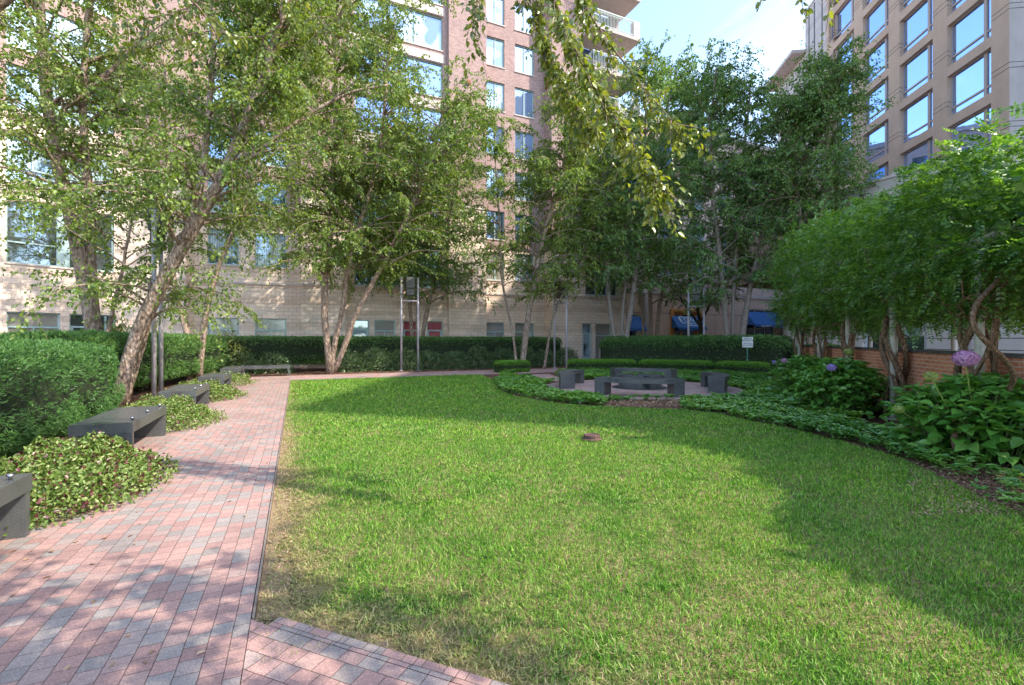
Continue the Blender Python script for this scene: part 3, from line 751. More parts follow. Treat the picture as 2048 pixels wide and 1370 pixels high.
r.quad([(*B_, 39.5), (*bk, 39.5), (*Re, 39.5), (*Rr, 39.5)])
r.build('roof', M['concrete'], TW, uv=False)
r = MB(); r.box(tf, 20.8, 28.0, 28.9, 29.2, -1.3, 5); r.box(tf, -.02, 21.05, HT-.02 if 0 else 32.62, 32.8, -.12, -.003)
r.build('roof_overhang', M['concrete'], TW, uv=False)
v = MB()
for a in (17.9, 19.2, 20.2): v.box(tf, a, a+.12, 20, 32.5, -.03, .0)
v.build('drain_pipe', M['dark'], TW, uv=False)

# ------------------------------------------------------------------ low building on the right
LOW = thing('low_building', W(24, 5), 'low greige panel building with flat parapet behind the vine pergola', 'building')
lb, fa = MB(), MB()
lf = lambda a, z, d: W(22.4+d, a, z)
lwins = [(9.9, 12.2, .8, 2.35, 'slide', M['glass_dark']), (4.5, 6.4, .8, 2.35, 'slide', M['glass_dark']), (-1, 1, .8, 2.35, 'slide', M['glass_dark'])]
wall(lb, lf, -12, 15.7, 0, 6.95, [w[:4] for w in lwins])
for w in lwins: window(LOW, lf, *w[:4], w[4], w[5], M['wframe'], fw=.12)
q4(lb, np.array(W(22.4, 15.7)[:2]), np.array(W(33, 15.7)[:2]), 0, 8)
lb.build('panel_wall', M['low'], LOW)
fa.box(lambda a, b, c: W(b, a, c), -12, 15.9, 22.0, 22.38, 6.96, 8.1)
ft = fa.build('parapet', M['fascia'], LOW)
b = MB(); b.box(lambda a, b, c: W(b, a, c), -12, 15.95, 21.95, 22.42, 8.102, 8.2); b.build('parapet_cap', M['trimstone'], LOW, uv=False)
b = MB()
for s in (-8, -1, 5.2, 12.0): b.box(csz, 21.97, 21.999, s, s+.04, 6.97, 8.1)
b.build('panel_joint', M['dark'], LOW, uv=False)
r = MB(); r.quad([W(22.3, -12, 7.8), W(22.3, 15.7, 7.8), W(34, 15.7, 7.8), W(30, -12, 7.8)]); r.build('roof', M['concrete'], LOW, uv=False)
v = MB(); v.lathe(W(23.6, 11.0, 7.8), [(.45, 0), (.45, .5), (.75, .55), (.8, .7), (.6, .85), (.15, .95)], 28); v.build('roof_vent', M['trimstone'], LOW, smooth=False, uv=False)
b = MB(); b.box(csz, 25.5, 31, 16.2, 22, 5, 10.3); b.build('roof_block', M['tower'], LOW)
b = MB(); b.tube([W(22.1, 15.3, 0), W(22.1, 15.3, 6.9)], .28, 20); b.build('round_column', M['concrete'], LOW, smooth=True, uv=False)
for s in (13.6, 8.6, 2.5):
    b = MB(); b.tube([W(22.28, s, 0), W(22.28, s, 6.9)], .06, 10); b.build('downpipe', M['pole'], LOW, smooth=True, uv=False)

# ------------------------------------------------------------------ shop building at the back
SH = thing('shop_building', W(30, 28.5), 'tan panelled building with blue shop awnings behind the dark hedge', 'building')
sf = lambda a, z, d: W(a, 28.5+d, z)
sw = [(22.0, 23.7, .2, 3.5, 'ground', M['glass_dark']), (27.2, 29.8, .2, 3.75, 'triple', M['glass_dark']), (35.4, 39.2, .2, 4.2, 'triple', M['glass_dark'])]
sh = MB(); wall(sh, sf, 21.05, 50, 0, 5.2, [w[:4] for w in sw]); sh.build('ground_floor_wall', M['shop'], SH)
for i, w in enumerate(sw): window(SH, sf, *w[:4], w[4], w[5], (M['wframe'], M['oframe'], M['wframe'])[i], fw=.1 if i != 1 else .22)
b = MB(); b.box(sf, 26.85, 27.15, .1, 3.95, -.12, -.003); b.box(sf, 29.85, 30.15, .1, 3.95, -.12, -.003); b.box(sf, 27.15, 29.85, 3.78, 3.95, -.12, -.003)
b.build('orange_door_surround', M['oframe'], SH, uv=False)
su = MB(); ups = []
for t in (8.2, 11.1, 14.0, 16.9):
    for a in np.arange(22.5, 48, 3.2): ups.append((a, a+1.6, t-1.8, t))
wall(su, sf, 21.05, 50, 5.2, 18.6, ups)
for u in ups: window(SH, sf, *u, 'slide', pick(('glass_sky', 1), ('glass_curtain', 1)), M['frame'])
su.quad([W(21.05, 28.5, 18.6), W(50, 28.5, 18.6), W(50, 40, 18.6), W(21.05, 40, 18.6)])
su.build('upper_wall', M['shop_up'], SH)
b = MB(); b.box(sf, 21.05, 50, 5.1, 5.35, -.1, -.002); b.box(sf, 21.05, 50, 18.3, 18.7, -.15, -.002); b.build('cornice', M['trimstone'], SH, uv=False)
for a in (24.2, 39.9): 
    b = MB(); b.tube([sf(a, 0, -.35), sf(a, 5.05, -.35)], .26, 20); b.build('column', M['concrete'], SH, smooth=True, uv=False)
def awning(a0, a1, zt, zb, d, lab=None):
    b = MB(); P = [sf(a0, zt, -.05), sf(a1, zt, -.05), sf(a1, zb, -d), sf(a0, zb, -d)]
    b.quad(P); b.quad([P[3], P[2], sf(a1, zb-.18, -d), sf(a0, zb-.18, -d)])
    b.quad([P[0], P[3], sf(a0, zb, -.05)]); b.quad([P[1], sf(a1, zb, -.05), P[2]])
    o = b.build('awning', M['awning'], SH, uv=False)
    mo = o.modifiers.new('thick', 'SOLIDIFY'); mo.thickness = .02
    f = MB(); f.tube([sf(a0, zb, -.05), sf(a0, zb, -d)], .02, 6); f.tube([sf(a1, zb, -.05), sf(a1, zb, -d)], .02, 6); f.build('bracket', M['dark'], o, uv=False)
    return o, P
aws = [awning(21.9, 23.8, 3.3, 2.35, .8), awning(26.9, 29.9, 3.4, 2.45, .85), awning(35.3, 39.4, 3.95, 2.8, 1.0)]
def text(s, name, parent, m, origin, ux, uy, size, ext=.004, align='CENTER', off=.012):
    cu = bpy.data.curves.new(name, 'FONT'); cu.body = s; cu.size = size; cu.align_x = align; cu.align_y = 'CENTER'; cu.extrude = ext
    cu.materials.append(m)
    o = put(bpy.data.objects.new(name, cu), name, parent)
    ux = Vector(ux).normalized(); uy = Vector(uy); uy = (uy-ux*uy.dot(ux)).normalized(); n = ux.cross(uy)
    bpy.context.view_layer.update(); me = bpy.data.meshes.new_from_object(o.evaluated_get(bpy.context.evaluated_depsgraph_get()))
    bpy.data.objects.remove(o); me.materials.clear(); me.materials.append(m); o = put(bpy.data.objects.new(name, me), name, parent)
    mt = Matrix((ux, uy, n)).transposed().to_4x4(); mt.translation = Vector(origin)+n*off-wloc(parent)
    o.matrix_local = mt; return o
o, P = aws[1]
ux = Vector(P[1])-Vector(P[0]); uy = Vector(P[0])-Vector(P[3])
mid = lambda u, v: Vector(P[0])*(1-u)*(1-v)+Vector(P[1])*u*(1-v)+Vector(P[2])*u*v+Vector(P[3])*(1-u)*v
text('E OWE', 'awning_lettering', o, M['teal_ink'], mid(.5, .37), ux, uy, .62, off=.05)
nn_ = ux.normalized().cross(uy.normalized())
fr = MB()
def strip(u0, v0, u1, v1): fr.quad([mid(a, c)+nn_*.05 for a, c in ((u0, v1), (u1, v1), (u1, v0), (u0, v0))])
[strip(a_, .76+.02*(k_ % 2), a_+.045, .86) for k_, a_ in enumerate((.36, .42, .48, .56, .62, .68))]; strip(.22, .08, .82, .13); strip(.22, .6, .82, .65); strip(.22, .13, .24, .6); strip(.8, .13, .82, .6); fr.build('logo_border', M['teal_ink'], o, uv=False)
o, P3 = aws[2]
vl = MB()
for u0, u1 in ((.17, .29), (.32, .48)):
    k = 7
    for q in range(k):
        a_ = u0+(u1-u0)*q/k; e0 = Vector(P3[3])*(1-a_)+Vector(P3[2])*a_; a_ += (u1-u0)/k*.72; e1 = Vector(P3[3])*(1-a_)+Vector(P3[2])*a_
        dd = Vector((*(-D1*.05), 0)); z0_ = -.145+.01*(q % 3); vl.quad([e0+dd+Vector((0, 0, z0_)), e1+dd+Vector((0, 0, z0_)), e1+dd+Vector((0, 0, -.045)), e0+dd+Vector((0, 0, -.045))])
vl.build('valance_lettering', M['teal_ink'], o, uv=False)

# ------------------------------------------------------------------ brick garden wall
WA = np.array([6.6, 6.08]); WD = np.array([.345, .9386]); WN = np.array([-WD[1], WD[0]])   # WN points to the lawn
def wf(a, z, d):          # a along, d toward lawn
    p = WA+WD*a+WN*d; return (p[0], p[1], z)
GW = thing('brick_garden_wall', wf(5, 0, 0), 'low orange red brick garden wall behind the hydrangeas', 'wall')
b = MB()
for z0 in (0,):
    for d in (0.12, -.12):
        b.quad([wf(-.4, 0, d), wf(11.6, 0, d), wf(11.6, 1.27, d), wf(-.4, 1.27, d)], [(-.4, 0), (11.6, 0), (11.6, 1.27), (-.4, 1.27)])
    for a in (-.4, 11.6): b.quad([wf(a, 0, -.12), wf(a, 0, .12), wf(a, 1.27, .12), wf(a, 1.27, -.12)], [(0, 0), (.24, 0), (.24, 1.27), (0, 1.27)])
b.build('brickwork', M['brick_wall'], GW)
b = MB(); b.box(lambda a, d, z: wf(a, z, d), -.42, 11.62, -.15, .15, 1.272, 1.32); b.build('coping', M['capstone'], GW, uv=False, bevel=.008)
b = MB(); b.box(lambda a, d, z: wf(a, z, d), -.75, -.43, -.2, .2, 0, 1.3); o = b.build('end_pier', M['brick_wall'], GW)

# ------------------------------------------------------------------ pergola and wisteria
PG = thing('pergola', wf(0, 0, .5), 'grey steel pergola of round posts carrying the wisteria', 'pergola')
post_a = [.0, 2.75, 5.35, 7.9, 10.4]
for i, a in enumerate(post_a):
    for da, dd in ((0, .42), (.32, .28)):
        b = MB(); p0 = wf(a+da, 0, dd); b.tube([p0, (p0[0], p0[1], 2.75)], .052 if da == 0 else .045, 14)
        b.lathe((p0[0], p0[1], 0), [(.1, 0), (.1, .03), (.06, .04)], 14)
        b.build('post', M['post'], PG, smooth=True, uv=False)
for dd in (.35, -1.6):
    b = MB(); b.box(lambda a, d, z: wf(a, z, d), -1.6, 11.6, dd-.05, dd+.05, 2.76, 2.9); b.build('beam', M['post'], PG, uv=False)
for a in np.arange(-1.4, 11.6, 1.3):
    b = MB(); b.box(lambda a_, d, z: wf(a_, z, d), a, a+.05, -1.65, .4, 2.902, 2.98); b.build('rafter', M['post'], PG, uv=False)
for a in post_a[::2]:
    b = MB(); p0 = wf(a, 0, -1.6); b.tube([p0, (p0[0], p0[1], 2.75)], .055, 12); b.build('post', M['post'], PG, smooth=True, uv=False)

def rachis(lm, P, Dv, L=.22, ll=.052, lw=.02, pairs=6):
    """pinnate leaves: P base, Dv direction"""
    n = len(P); Dv = nrm(Dv); side = nrm(np.cross(Dv, np.array([[0, 0, 1.0]])+unit_rand(n)*.35)); nn = np.cross(side, Dv)
    sc = rng.uniform(.7, 1.2, n)
    for k in range(pairs):
        u = (k+.6)/pairs
        base = P+Dv*(L*u*sc)[:, None]-np.array([[0, 0, 1.0]])*(L*.35*u*u*sc)[:, None]
        for sg in (-1, 1):
            d = Dv*.55+side*sg+np.array([[0, 0, -.25]])+unit_rand(n)*.22
            lm.add(T_RHOMB, base, d, nn+unit_rand(n)*.3, ll*sc*(1-.25*abs(u-.45)), lw*sc)
    lm.add(T_RHOMB, P+Dv*(L*sc)[:, None]-np.array([[0, 0, 1.0]])*(L*.35*sc)[:, None], Dv+unit_rand(n)*.2, nn, ll*sc, lw*sc)
for i, a in enumerate(post_a):
    labs = ['wisteria with thick twisted trunk at the nearest pergola post', 'wisteria with pale forked trunk at the second pergola post', 'wisteria vine at the middle pergola posts',
            'wisteria vine with many thin straight stems at the fourth pergola post', 'wisteria vine at the farthest pergola post near the blue awning']
    wv = thing('wisteria', wf(a+.15, 0, .35), labs[i], 'vine', 'wisteria vines on the pergola')
    tr = MB(); K = (5, 4, 4, 6, 4)[i]
    for k in range(K):
        ph = k*2*math.pi/K+random.uniform(0, 1); tw = random.choice((-1, 1))*random.uniform(2, 5); r0 = random.uniform(.022, .05)*(1.25 if i < 2 else 1)
        pts = []; rad = []; off = random.uniform(-.06, .1)
        for j in range(22):
            z = j/21*2.5; rr = .13*(1+.5*math.sin(z*2.3+ph))+.05; rr *= (1.0 if z < 2 else 1+(z-2)*2.2)
            an = ph+tw*z/2.2
            p = wf(a+.12+off+rr*math.cos(an)*1.3+.06*math.sin(3*z+ph), z, .34+rr*math.sin(an)*.8)
            pts.append(p); rad.append(r0*(1-.25*z/2.5)*(1+.15*math.sin(9*z+ph)))
        tr.tube(pts, rad, 7)
    for k in range(12):       # side canes under the leaves
        z = random.uniform(1.5, 2.4); an = random.uniform(0, 6.28); L = random.uniform(.6, 1.8)
        pts = []; q = np.array(wf(a+.15, z, .35)); d = np.array([*(WD*math.cos(an)*1.2+WN*math.sin(an)*.6), random.uniform(-.05, .45)])
        for j in range(8):
            pts.append(tuple(q)); q = q+d*L/8+np.array([random.gauss(0, .04), random.gauss(0, .04), random.gauss(0, .05)]); d = d+np.array([random.gauss(0, .15), random.gauss(0, .15), random.gauss(0, .15)])
        tr.tube(pts, [.016*(1-.08*j) for j in range(8)], 5)
    if i == 0:
        pts = [wf(-.9+.35*math.sin(t*1.2), .2+t*.36, .75+.3*math.cos(t*1.5)) for t in np.linspace(0, 6.2, 26)]
        tr.tube(pts, [.035-.012*j/26 for j in range(26)], 7)
    tr.build('trunk', M['vine'], wv, smooth=True, uv=False)
    a0, a1 = (-4.7 if i == 0 else a-1.35), (a+1.4 if i < 4 else a+2.0)  # first vine's unseen low run past the beams, added for its lawn shadow
    n = int((3500 if i == 0 else 3200)*(a1-a0)/2.75)
    t = rng.uniform(a0, a1, n); an = rng.uniform(0, 2*np.pi, n)
    fe = np.clip(np.minimum((t+4.95)/.8, (post_a[-1]+2.6-t)/1.2), .3, 1)
    base = np.array([wf(x, 0, -.35) for x in t])
    cx = np.sign(np.cos(an))*np.abs(np.cos(an))**.7; cz = np.sign(np.sin(an))*np.abs(np.sin(an))**.75
    q = np.stack([t, cx*1.5, cz*1.3], 1)
    bl = 1+.22*noise(q, 1.5)+.20*noise(q+5, 3.9)
    dep = 1-np.abs(rng.normal(0, .16, n))
    topb = .74+.16*np.clip((1.0-t)/1.5, 0, 1)+.115*np.clip(t-1.8, 0, 9); low = np.clip((-.45-t)/.6, 0, 1)
    hw = 1.35*bl*dep*fe; hz = 1.22*bl*dep*fe*np.where(cz > 0, topb*1.05, .97)
    P = base.copy(); hw = hw*(1-.35*low); P[:, 0] += WN[0]*cx*hw; P[:, 1] += WN[1]*cx*hw; P[:, 2] = 3.1-.55*low+cz*hz*(1-.78*low)
    out = np.stack([WN[0]*cx, WN[1]*cx, cz*.8], 1)
    lm = LM(); rachis(lm, P, out*.7+unit_rand(n)*1.1+np.array([[0, 0, .15]]), L=.23 if i < 3 else .25, ll=.062, lw=.033 if i < 3 else .038, pairs=6 if i < 3 else 5)
    # inner mass of leaves
    n2 = n//3
    t2 = rng.uniform(max(a0, -1.2), a1, n2); P2 = np.array([wf(x, 0, -.35) for x in t2]); q2 = unit_rand(n2)*rng.uniform(.2, .75, (n2, 1))
    P2[:, 0] += WN[0]*q2[:, 0]*1.35; P2[:, 1] += WN[1]*q2[:, 0]*1.35; P2[:, 2] = 3.1+q2[:, 2]*1.2
    lm.add(T_RHOMB, P2, unit_rand(n2), unit_rand(n2), .2, .11)
    # long free shoots
    sh_ = MB(); SP = []; SD = []
    for k in range(7 if i < 3 else 4):
        tt = random.uniform(a0+.3, a1-.3); sx = random.uniform(-1.2, 1.3); q = np.array(wf(tt, 4.15 if sx < .9 else 3.2, sx-.35)); d = np.array([random.gauss(-.2, .5), random.gauss(0, .5), random.uniform(.3, 1.2)])
        pts = []
        for j in range(9):
            pts.append(tuple(q)); SP.append(q.copy()); SD.append(d+np.array([random.gauss(0, .6), random.gauss(0, .6), 0]))
            q = q+d/np.linalg.norm(d)*.11; d = d+np.array([random.gauss(0, .1), random.gauss(0, .1), -.22])
        sh_.tube(pts, [.006*(1-.08*j) for j in range(9)], 4)
    rachis(lm, np.array(SP), np.array(SD), L=.15, ll=.045, lw=.018, pairs=4)
    sh_.build('shoot', M['vine'], wv, uv=False)
    lm.build('foliage', M['wist'], wv)

# ------------------------------------------------------------------ granite benches
def straight_bench(name, fn, L, D, label):
    t = thing('granite_bench', fn(0, 0, 0), label, 'bench', 'dark granite benches beside the path')
    b = MB(); b.box(fn, 0, D, 0, L, .335, .46); b.build('seat', M['granite'], t, bevel=.006, uv=False)
    for l0, l1 in ((.012, .075), (L-.075, L-.012)):
        b = MB(); b.box(fn, .012, D-.008, l0, l1, 0.0, .333); b.build('leg', M['granite'], t, bevel=.005, uv=False)
    for l in (.18, L/2, L-.18):
        b = MB(); p = fn(D-.05, l, .46); b.lathe(p, [(.012, 0), (.012, .022), (.022, .027), (.024, .037), (.012, .045)], 12); b.build('stud', M['chrome'], t, smooth=True, uv=False)
    return t
labs = ['nearest dark granite bench, cut off by the left side of the photo', 'second granite bench from the camera, between the yellow green plant beds', 'third granite bench, in front of the tall grey light poles',
        'fourth granite bench from the camera along the path', 'fifth granite bench, last in the row along the hedge']
for i, s0 in enumerate((3.1, 7.15, 11.1, 15.1, 19.15)):
    fn = (lambda s0: (lambda a, b_, z: W(-2.43+a, s0+b_, .0+z+.034)))(s0)
    straight_bench('granite_bench', fn, 1.65, .61, labs[i])
fn = lambda a, b_, z: W(-1.95+b_, 22.0-a, z)
straight_bench('granite_bench', fn, 1.7, .6, 'granite bench standing across the far end of the path in front of the hedge')

def arc_solid(b, c, r0, r1, a0, a1, z0, z1, n=18):
    A_ = [R(a) for a in np.linspace(a0, a1, n+1)]
    pt = lambda r, a, z: (c[0]+r*math.cos(a), c[1]+r*math.sin(a), z)
    for i in range(n):
        p, q = A_[i], A_[i+1]
        b.quad([pt(r0, p, z1), pt(r1, p, z1), pt(r1, q, z1), pt(r0, q, z1)]); b.quad([pt(r0, p, z0), pt(r0, q, z0), pt(r1, q, z0), pt(r1, p, z0)])
        b.quad([pt(r1, p, z0), pt(r1, q, z0), pt(r1, q, z1), pt(r1, p, z1)]); b.quad([pt(r0, q, z0), pt(r0, p, z0), pt(r0, p, z1), pt(r0, q, z1)])
    for a in (A_[0], A_[-1]): b.quad([pt(r0, a, z0), pt(r1, a, z0), pt(r1, a, z1), pt(r0, a, z1)])
for ac, lab in ((-106, 'curved granite bench nearest the lawn, front of the round patio'), (-16, 'curved granite bench at the right side of the round patio'),
                (72, 'curved granite bench at the back of the round patio'), (163, 'curved granite bench at the left side of the round patio')):
    cx, cy = PC[0]+2.3*math.cos(R(ac)), PC[1]+2.3*math.sin(R(ac))
    t = thing('curved_bench', (cx, cy, .034), lab, 'bench', 'curved granite benches around the patio')
    b = MB(); arc_solid(b, PC, 2.07, 2.53, ac-27, ac+27, .375, .495, 20); b.build('seat', M['granite'], t, uv=False, bevel=.005)
    for s in (-1, 1):
        b = MB(); arc_solid(b, PC, 2.08, 2.52, ac+s*27-(s > 0)*6.5+.1*s, ac+s*27+(s < 0)*6.5, .034, .373, 4); b.build('leg', M['granite'], t, uv=False, bevel=.004)
ft = thing('stone_ring', (PC[0], PC[1], .034), 'low round granite ring split in two halves at the patio centre', 'stone ring')
for a0, a1 in ((-78, 82), (102, 262)):
    b = MB(); arc_solid(b, PC, .40, .66, a0, a1, .036, .36, 24); h = b.build('ring_half', M['granite'], ft, uv=False)
    b = MB(); arc_solid(b, PC, .38, .69, a0-1, a1+1, .361, .43, 24); b.build('cap', M['granite'], h, uv=False, bevel=.004)
b = MB(); b.lathe((PC[0], PC[1], .034), [(.84, 0), (.84, .008), (.80, .012)], 40); b.build('grate', M['dark'], ft, uv=False)

# ------------------------------------------------------------------ light frames
def light_frame(p0, p1, H, zb, label, box=False, plate=True):
    p0 = np.array(p0); p1 = np.array(p1); m = (p0+p1)/2
    t = thing('light_frame', (m[0], m[1], 0), label, 'lamp post', 'twin pole light frames')
    for p in (p0, p1):
        b = MB(); b.tube([(p[0], p[1], 0), (p[0], p[1], H)], .051, 16); b.lathe((p[0], p[1], 0), [(.13, 0), (.13, .03), (.08, .04)], 16)
        b.build('pole', M['pole'], t, smooth=True, uv=False)
    b = MB(); b.tube([(p0[0], p0[1], zb), (p1[0], p1[1], zb)], .045, 12); b.build('crossbar', M['pole'], t, smooth=True, uv=False)
    u = (p1-p0)/np.linalg.norm(p1-p0); n = np.array([-u[1], u[0]]); w = np.linalg.norm(p1-p0)
    f = lambda a, d, z: (m[0]+u[0]*a+n[0]*d, m[1]+u[1]*a+n[1]*d, z)
    b = MB(); b.box(f, -w*.26, w*.26, -.16, .16, zb+.62, zb+1.15); b.box(f, -w*.22, w*.22, -.12, .12, zb+.28, zb+.58); b.tube([f(0, 0, zb+.04), f(0, 0, zb+.3)], .03, 8)
    b.build('lantern', M['lantern'], t, uv=False, bevel=.02)
    if box:
        b = MB(); q = p0-np.array([.12, .12]); b.box(xyz, q[0]-.05, q[0]+.05, q[1]-.08, q[1]+.0, .52, .68); b.tube([(q[0], q[1]-.02, 0), (q[0], q[1]-.02, .52)], .014, 8); b.build('junction_box', M['lantern'], t, uv=False)
light_frame(G(322, 797), G(308, 806), 4.6, 3.55, 'tall grey twin pole light frame beside the leaning birch and third bench', True)
a = at(802.7, 700, 22.6); b_ = at(836, 700, 23.0)
light_frame(a[:2], b_[:2], 4.55, 3.4, 'grey twin pole light frame in the far hedge, in front of the red curtained windows')
a = at(1109, 700, 24.9); b_ = at(1133, 700, 23.9)
light_frame(a[:2], b_[:2], 4.5, 3.4, 'grey twin pole light frame between the far hedge and the low box hedge')
a = at(1377, 700, 23.8); b_ = at(1408, 700, 23.6)
light_frame(a[:2], b_[:2], 4.15, 3.2, 'grey twin pole light frame behind the patio, in front of the white lettered awning')

# ------------------------------------------------------------------ sign, valve cap, litter
sp = at(1495, 700, 20.6)
S = thing('no_pets_sign', (sp[0], sp[1], 0), 'white PRIVATE PROPERTY NO PETS ALLOWED sign on green post by birches', 'sign')
b = MB(); b.box(xyz, sp[0]-.02, sp[0]+.02, sp[1]-.0, sp[1]+.03, 0, 1.55); b.build('post', M['green_post'], S, uv=False)
b = MB(); b.box(xyz, sp[0]-.235, sp[0]+.235, sp[1]-.012, sp[1]-.002, 1.18, 1.63); pl = b.build('sign_plate', M['white'], S, uv=False)
for s, z in (('PRIVATE', 1.555), ('PROPERTY', 1.47), ('NO PETS', 1.345), ('ALLOWED', 1.26)):
    text(s, 'lettering', pl, M['ink'], (sp[0], sp[1]-.004, z), (1, 0, 0), (0, 0, 1), .098, .003)
g = G(1183, 881)
v = MB(); v.lathe((g[0], g[1], 0), [(.15, 0), (.15, .03), (.125, .045), (.12, .085), (.10, .095), (.095, .085)], 28)
tag(v.build('irrigation_cap', M['capbrown'], uv=False, origin=(g[0], g[1], 0)), 'small round rusty irrigation cap in the middle of the lawn', 'valve cap')
g = G(1160, 808)
b = MB(); n = 9
for i in range(n-1):
    for j in range(3):
        f = lambda i, j: (g[0]-.13+.032*i, g[1]+.05*j-.05, .07+.035*math.sin(i*1.3+j)+.02*math.cos(j*2.1+i*.7))
        b.quad([f(i, j), f(i+1, j), f(i+1, j+1), f(i, j+1)])
def m_wrap():
    t = NT('printed_wrapper'); n = t.noise(t.pos(), 7, 2)
    return t.principled(t.ramp(n, [(.42, (.05, .42, .3)), (.47, (.7, .68, .6)), (.56, (.75, .7, .65)), (.6, (.55, .08, .06))]), .35)
w_ = tag(b.build('crumpled_wrapper', m_wrap(), uv=False, smooth=True, origin=(g[0], g[1], 0)), 'crumpled green and white wrapper lying at the lawn edge', 'litter')
w_.modifiers.new('t', 'SOLIDIFY').thickness = .004

# ------------------------------------------------------------------ hedges
def smooth_path(pts, step=.15):
    pts = [np.array(p, float) for p in pts]; out = []
    P_ = [2*pts[0]-pts[1]]+pts+[2*pts[-1]-pts[-2]]
    for i in range(1, len(P_)-2):
        a, b, c, d = P_[i-1:i+3]; k = max(2, int(np.linalg.norm(c-b)/step))
        for j in range(k):
            t = j/k; out.append(.5*((2*b)+(c-a)*t+(2*a-5*b+4*c-d)*t*t+(3*b-a-3*c+d)*t**3))
    out.append(pts[-1]); return np.array(out)
def hedge(name, label, cat, path, hw, z0, z1, m, n, L, Wd, tmpl=T_RHOMB, e=.45, lump=.08, endr=.8, group=None, tuft=0, depth=.10, f=1.4, jag=.35, coref=.82):
    pts = smooth_path(path, .1); seg = np.linalg.norm(np.diff(pts, axis=0), axis=1); cum = np.concatenate([[0], np.cumsum(seg)]); Lt = cum[-1]
    def frame(s):
        x = np.interp(s, cum, pts[:, 0]); y = np.interp(s, cum, pts[:, 1]); ds = .05
        tx = np.interp(s+ds, cum, pts[:, 0])-np.interp(s-ds, cum, pts[:, 0]); ty = np.interp(s+ds, cum, pts[:, 1])-np.interp(s-ds, cum, pts[:, 1])
        l = np.hypot(tx, ty)+1e-9; return x, y, tx/l, ty/l
    zc, hz = (z0+z1)/2, (z1-z0)/2
    def surf(s, a, k):
        x, y, tx, ty = frame(s)
        cx = np.sign(np.cos(a))*np.abs(np.cos(a))**e; cz = np.sign(np.sin(a))*np.abs(np.sin(a))**e
        en = np.minimum(s, Lt-s)/endr; tap = np.where(en < 1, np.clip(1-(1-np.clip(en, 0, 1))**2.6, 0, 1)**.5, 1)
        q = np.stack([x+cx, y+cz*1.3, cz*hz*2], 1)
        bl = (1+lump*noise(q, f)+lump*.55*noise(q+4, f*3.1))*k
        w_ = hw*cx*bl*np.maximum(tap, .05); zz = zc+hz*cz*np.where(cz > 0, bl*(.35+.65*tap), k)
        p = np.stack([x-ty*w_, y+tx*w_, zz], 1); o = np.stack([-ty*cx, tx*cx, cz*.9], 1)
        ee = np.clip(1-np.minimum(s, Lt-s)/endr, 0, 1)*np.where(s < Lt/2, -1, 1)
        o[:, 0] += tx*ee; o[:, 1] += ty*ee
        return p, nrm(o)
    mid = frame(np.array([Lt/2])); T = thing(name, (float(mid[0][0]), float(mid[1][0]), 0), label, cat, group)
    # sample proportional to perimeter
    s = rng.uniform(0, Lt, n); per = 2*(hw+hz)
    u = rng.uniform(0, 1, n)*per*2
    a = np.where(u < 2*hz, np.arctan2((u/hz-1), 1.0), 0)
    k = (u >= 2*hz) & (u < 2*hz+2*hw); a = np.where(k, np.arctan2(1.0, 1-(u-2*hz)/hw), a)
    k = (u >= 2*hz+2*hw) & (u < 4*hz+2*hw); a = np.where(k, np.arctan2(1-(u-2*hz-2*hw)/hz, -1.0), a)
    k = u >= 4*hz+2*hw; a = np.where(k, np.arctan2(-1.0, rng.uniform(-1, 1, n)), a)
    p, o = surf(s, a, 1-np.abs(rng.normal(0, depth, n))); p[:, 2] = np.maximum(p[:, 2], .02)
    lm = LM()
    if tuft:
        for j in range(tuft):
            d = nrm(o*.9+unit_rand(n)*.9+np.array([[0, 0, .25]]))
            lm.add(tmpl, p+unit_rand(n)*L*.25, d, unit_rand(n), L*rng.uniform(.6, 1.3, n), Wd*rng.uniform(.7, 1.2, n))
    else:
        lm.add(tmpl, p, o*.6+unit_rand(n)*.8+[[0, 0, .15]], o+unit_rand(n)*jag*1.5, L*rng.uniform(.6, 1.3, n), Wd*rng.uniform(.7, 1.2, n))
    lm.build('foliage', m, T)
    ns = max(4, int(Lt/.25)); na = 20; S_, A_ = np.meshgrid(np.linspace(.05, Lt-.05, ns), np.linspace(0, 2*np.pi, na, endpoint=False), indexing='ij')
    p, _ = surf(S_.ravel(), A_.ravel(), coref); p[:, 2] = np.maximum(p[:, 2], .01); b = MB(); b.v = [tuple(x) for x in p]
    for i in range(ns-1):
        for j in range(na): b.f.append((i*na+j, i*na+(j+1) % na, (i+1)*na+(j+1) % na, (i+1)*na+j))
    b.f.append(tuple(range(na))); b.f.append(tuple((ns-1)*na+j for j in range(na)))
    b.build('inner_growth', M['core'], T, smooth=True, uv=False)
    return T
def wp(*l): return [W(c, s)[:2] for c, s in l]
hedge('yew_hedge', 'big rounded green yew hedge filling the left side beside the near benches', 'hedge', wp((-4.5, 1.5), (-4.25, 5), (-4.1, 8.5), (-4.05, 12.1)), 1.08, .0, 1.47, M['yew'],
      85000, .044, .010, T_NEEDLE, e=.55, lump=.085, endr=1.5, tuft=3, depth=.045, f=1.5)
hedge('yew_hedge', 'long dark clipped yew hedge behind the light poles and leaning birch', 'hedge', wp((-4.7, 12.6), (-4.7, 16), (-4.2, 20), (-3.6, 24.2)), 1.1, .25, 1.66, M['yew_dark'],
      60000, .075, .018, T_NEEDLE, e=.5, lump=.07, endr=1.0, tuft=2, depth=.05)
hedge('clipped_hedge', 'long flat topped dark hedge along the apartment building behind the cross path', 'hedge', wp((-3.4, 24.9), (3, 24.9), (9, 24.9), (14.6, 24.9)), .8, .35, 1.66, M['yew_dark'],
      44000, .085, .03, T_RHOMB, e=.35, lump=.04, endr=.6, depth=.06)
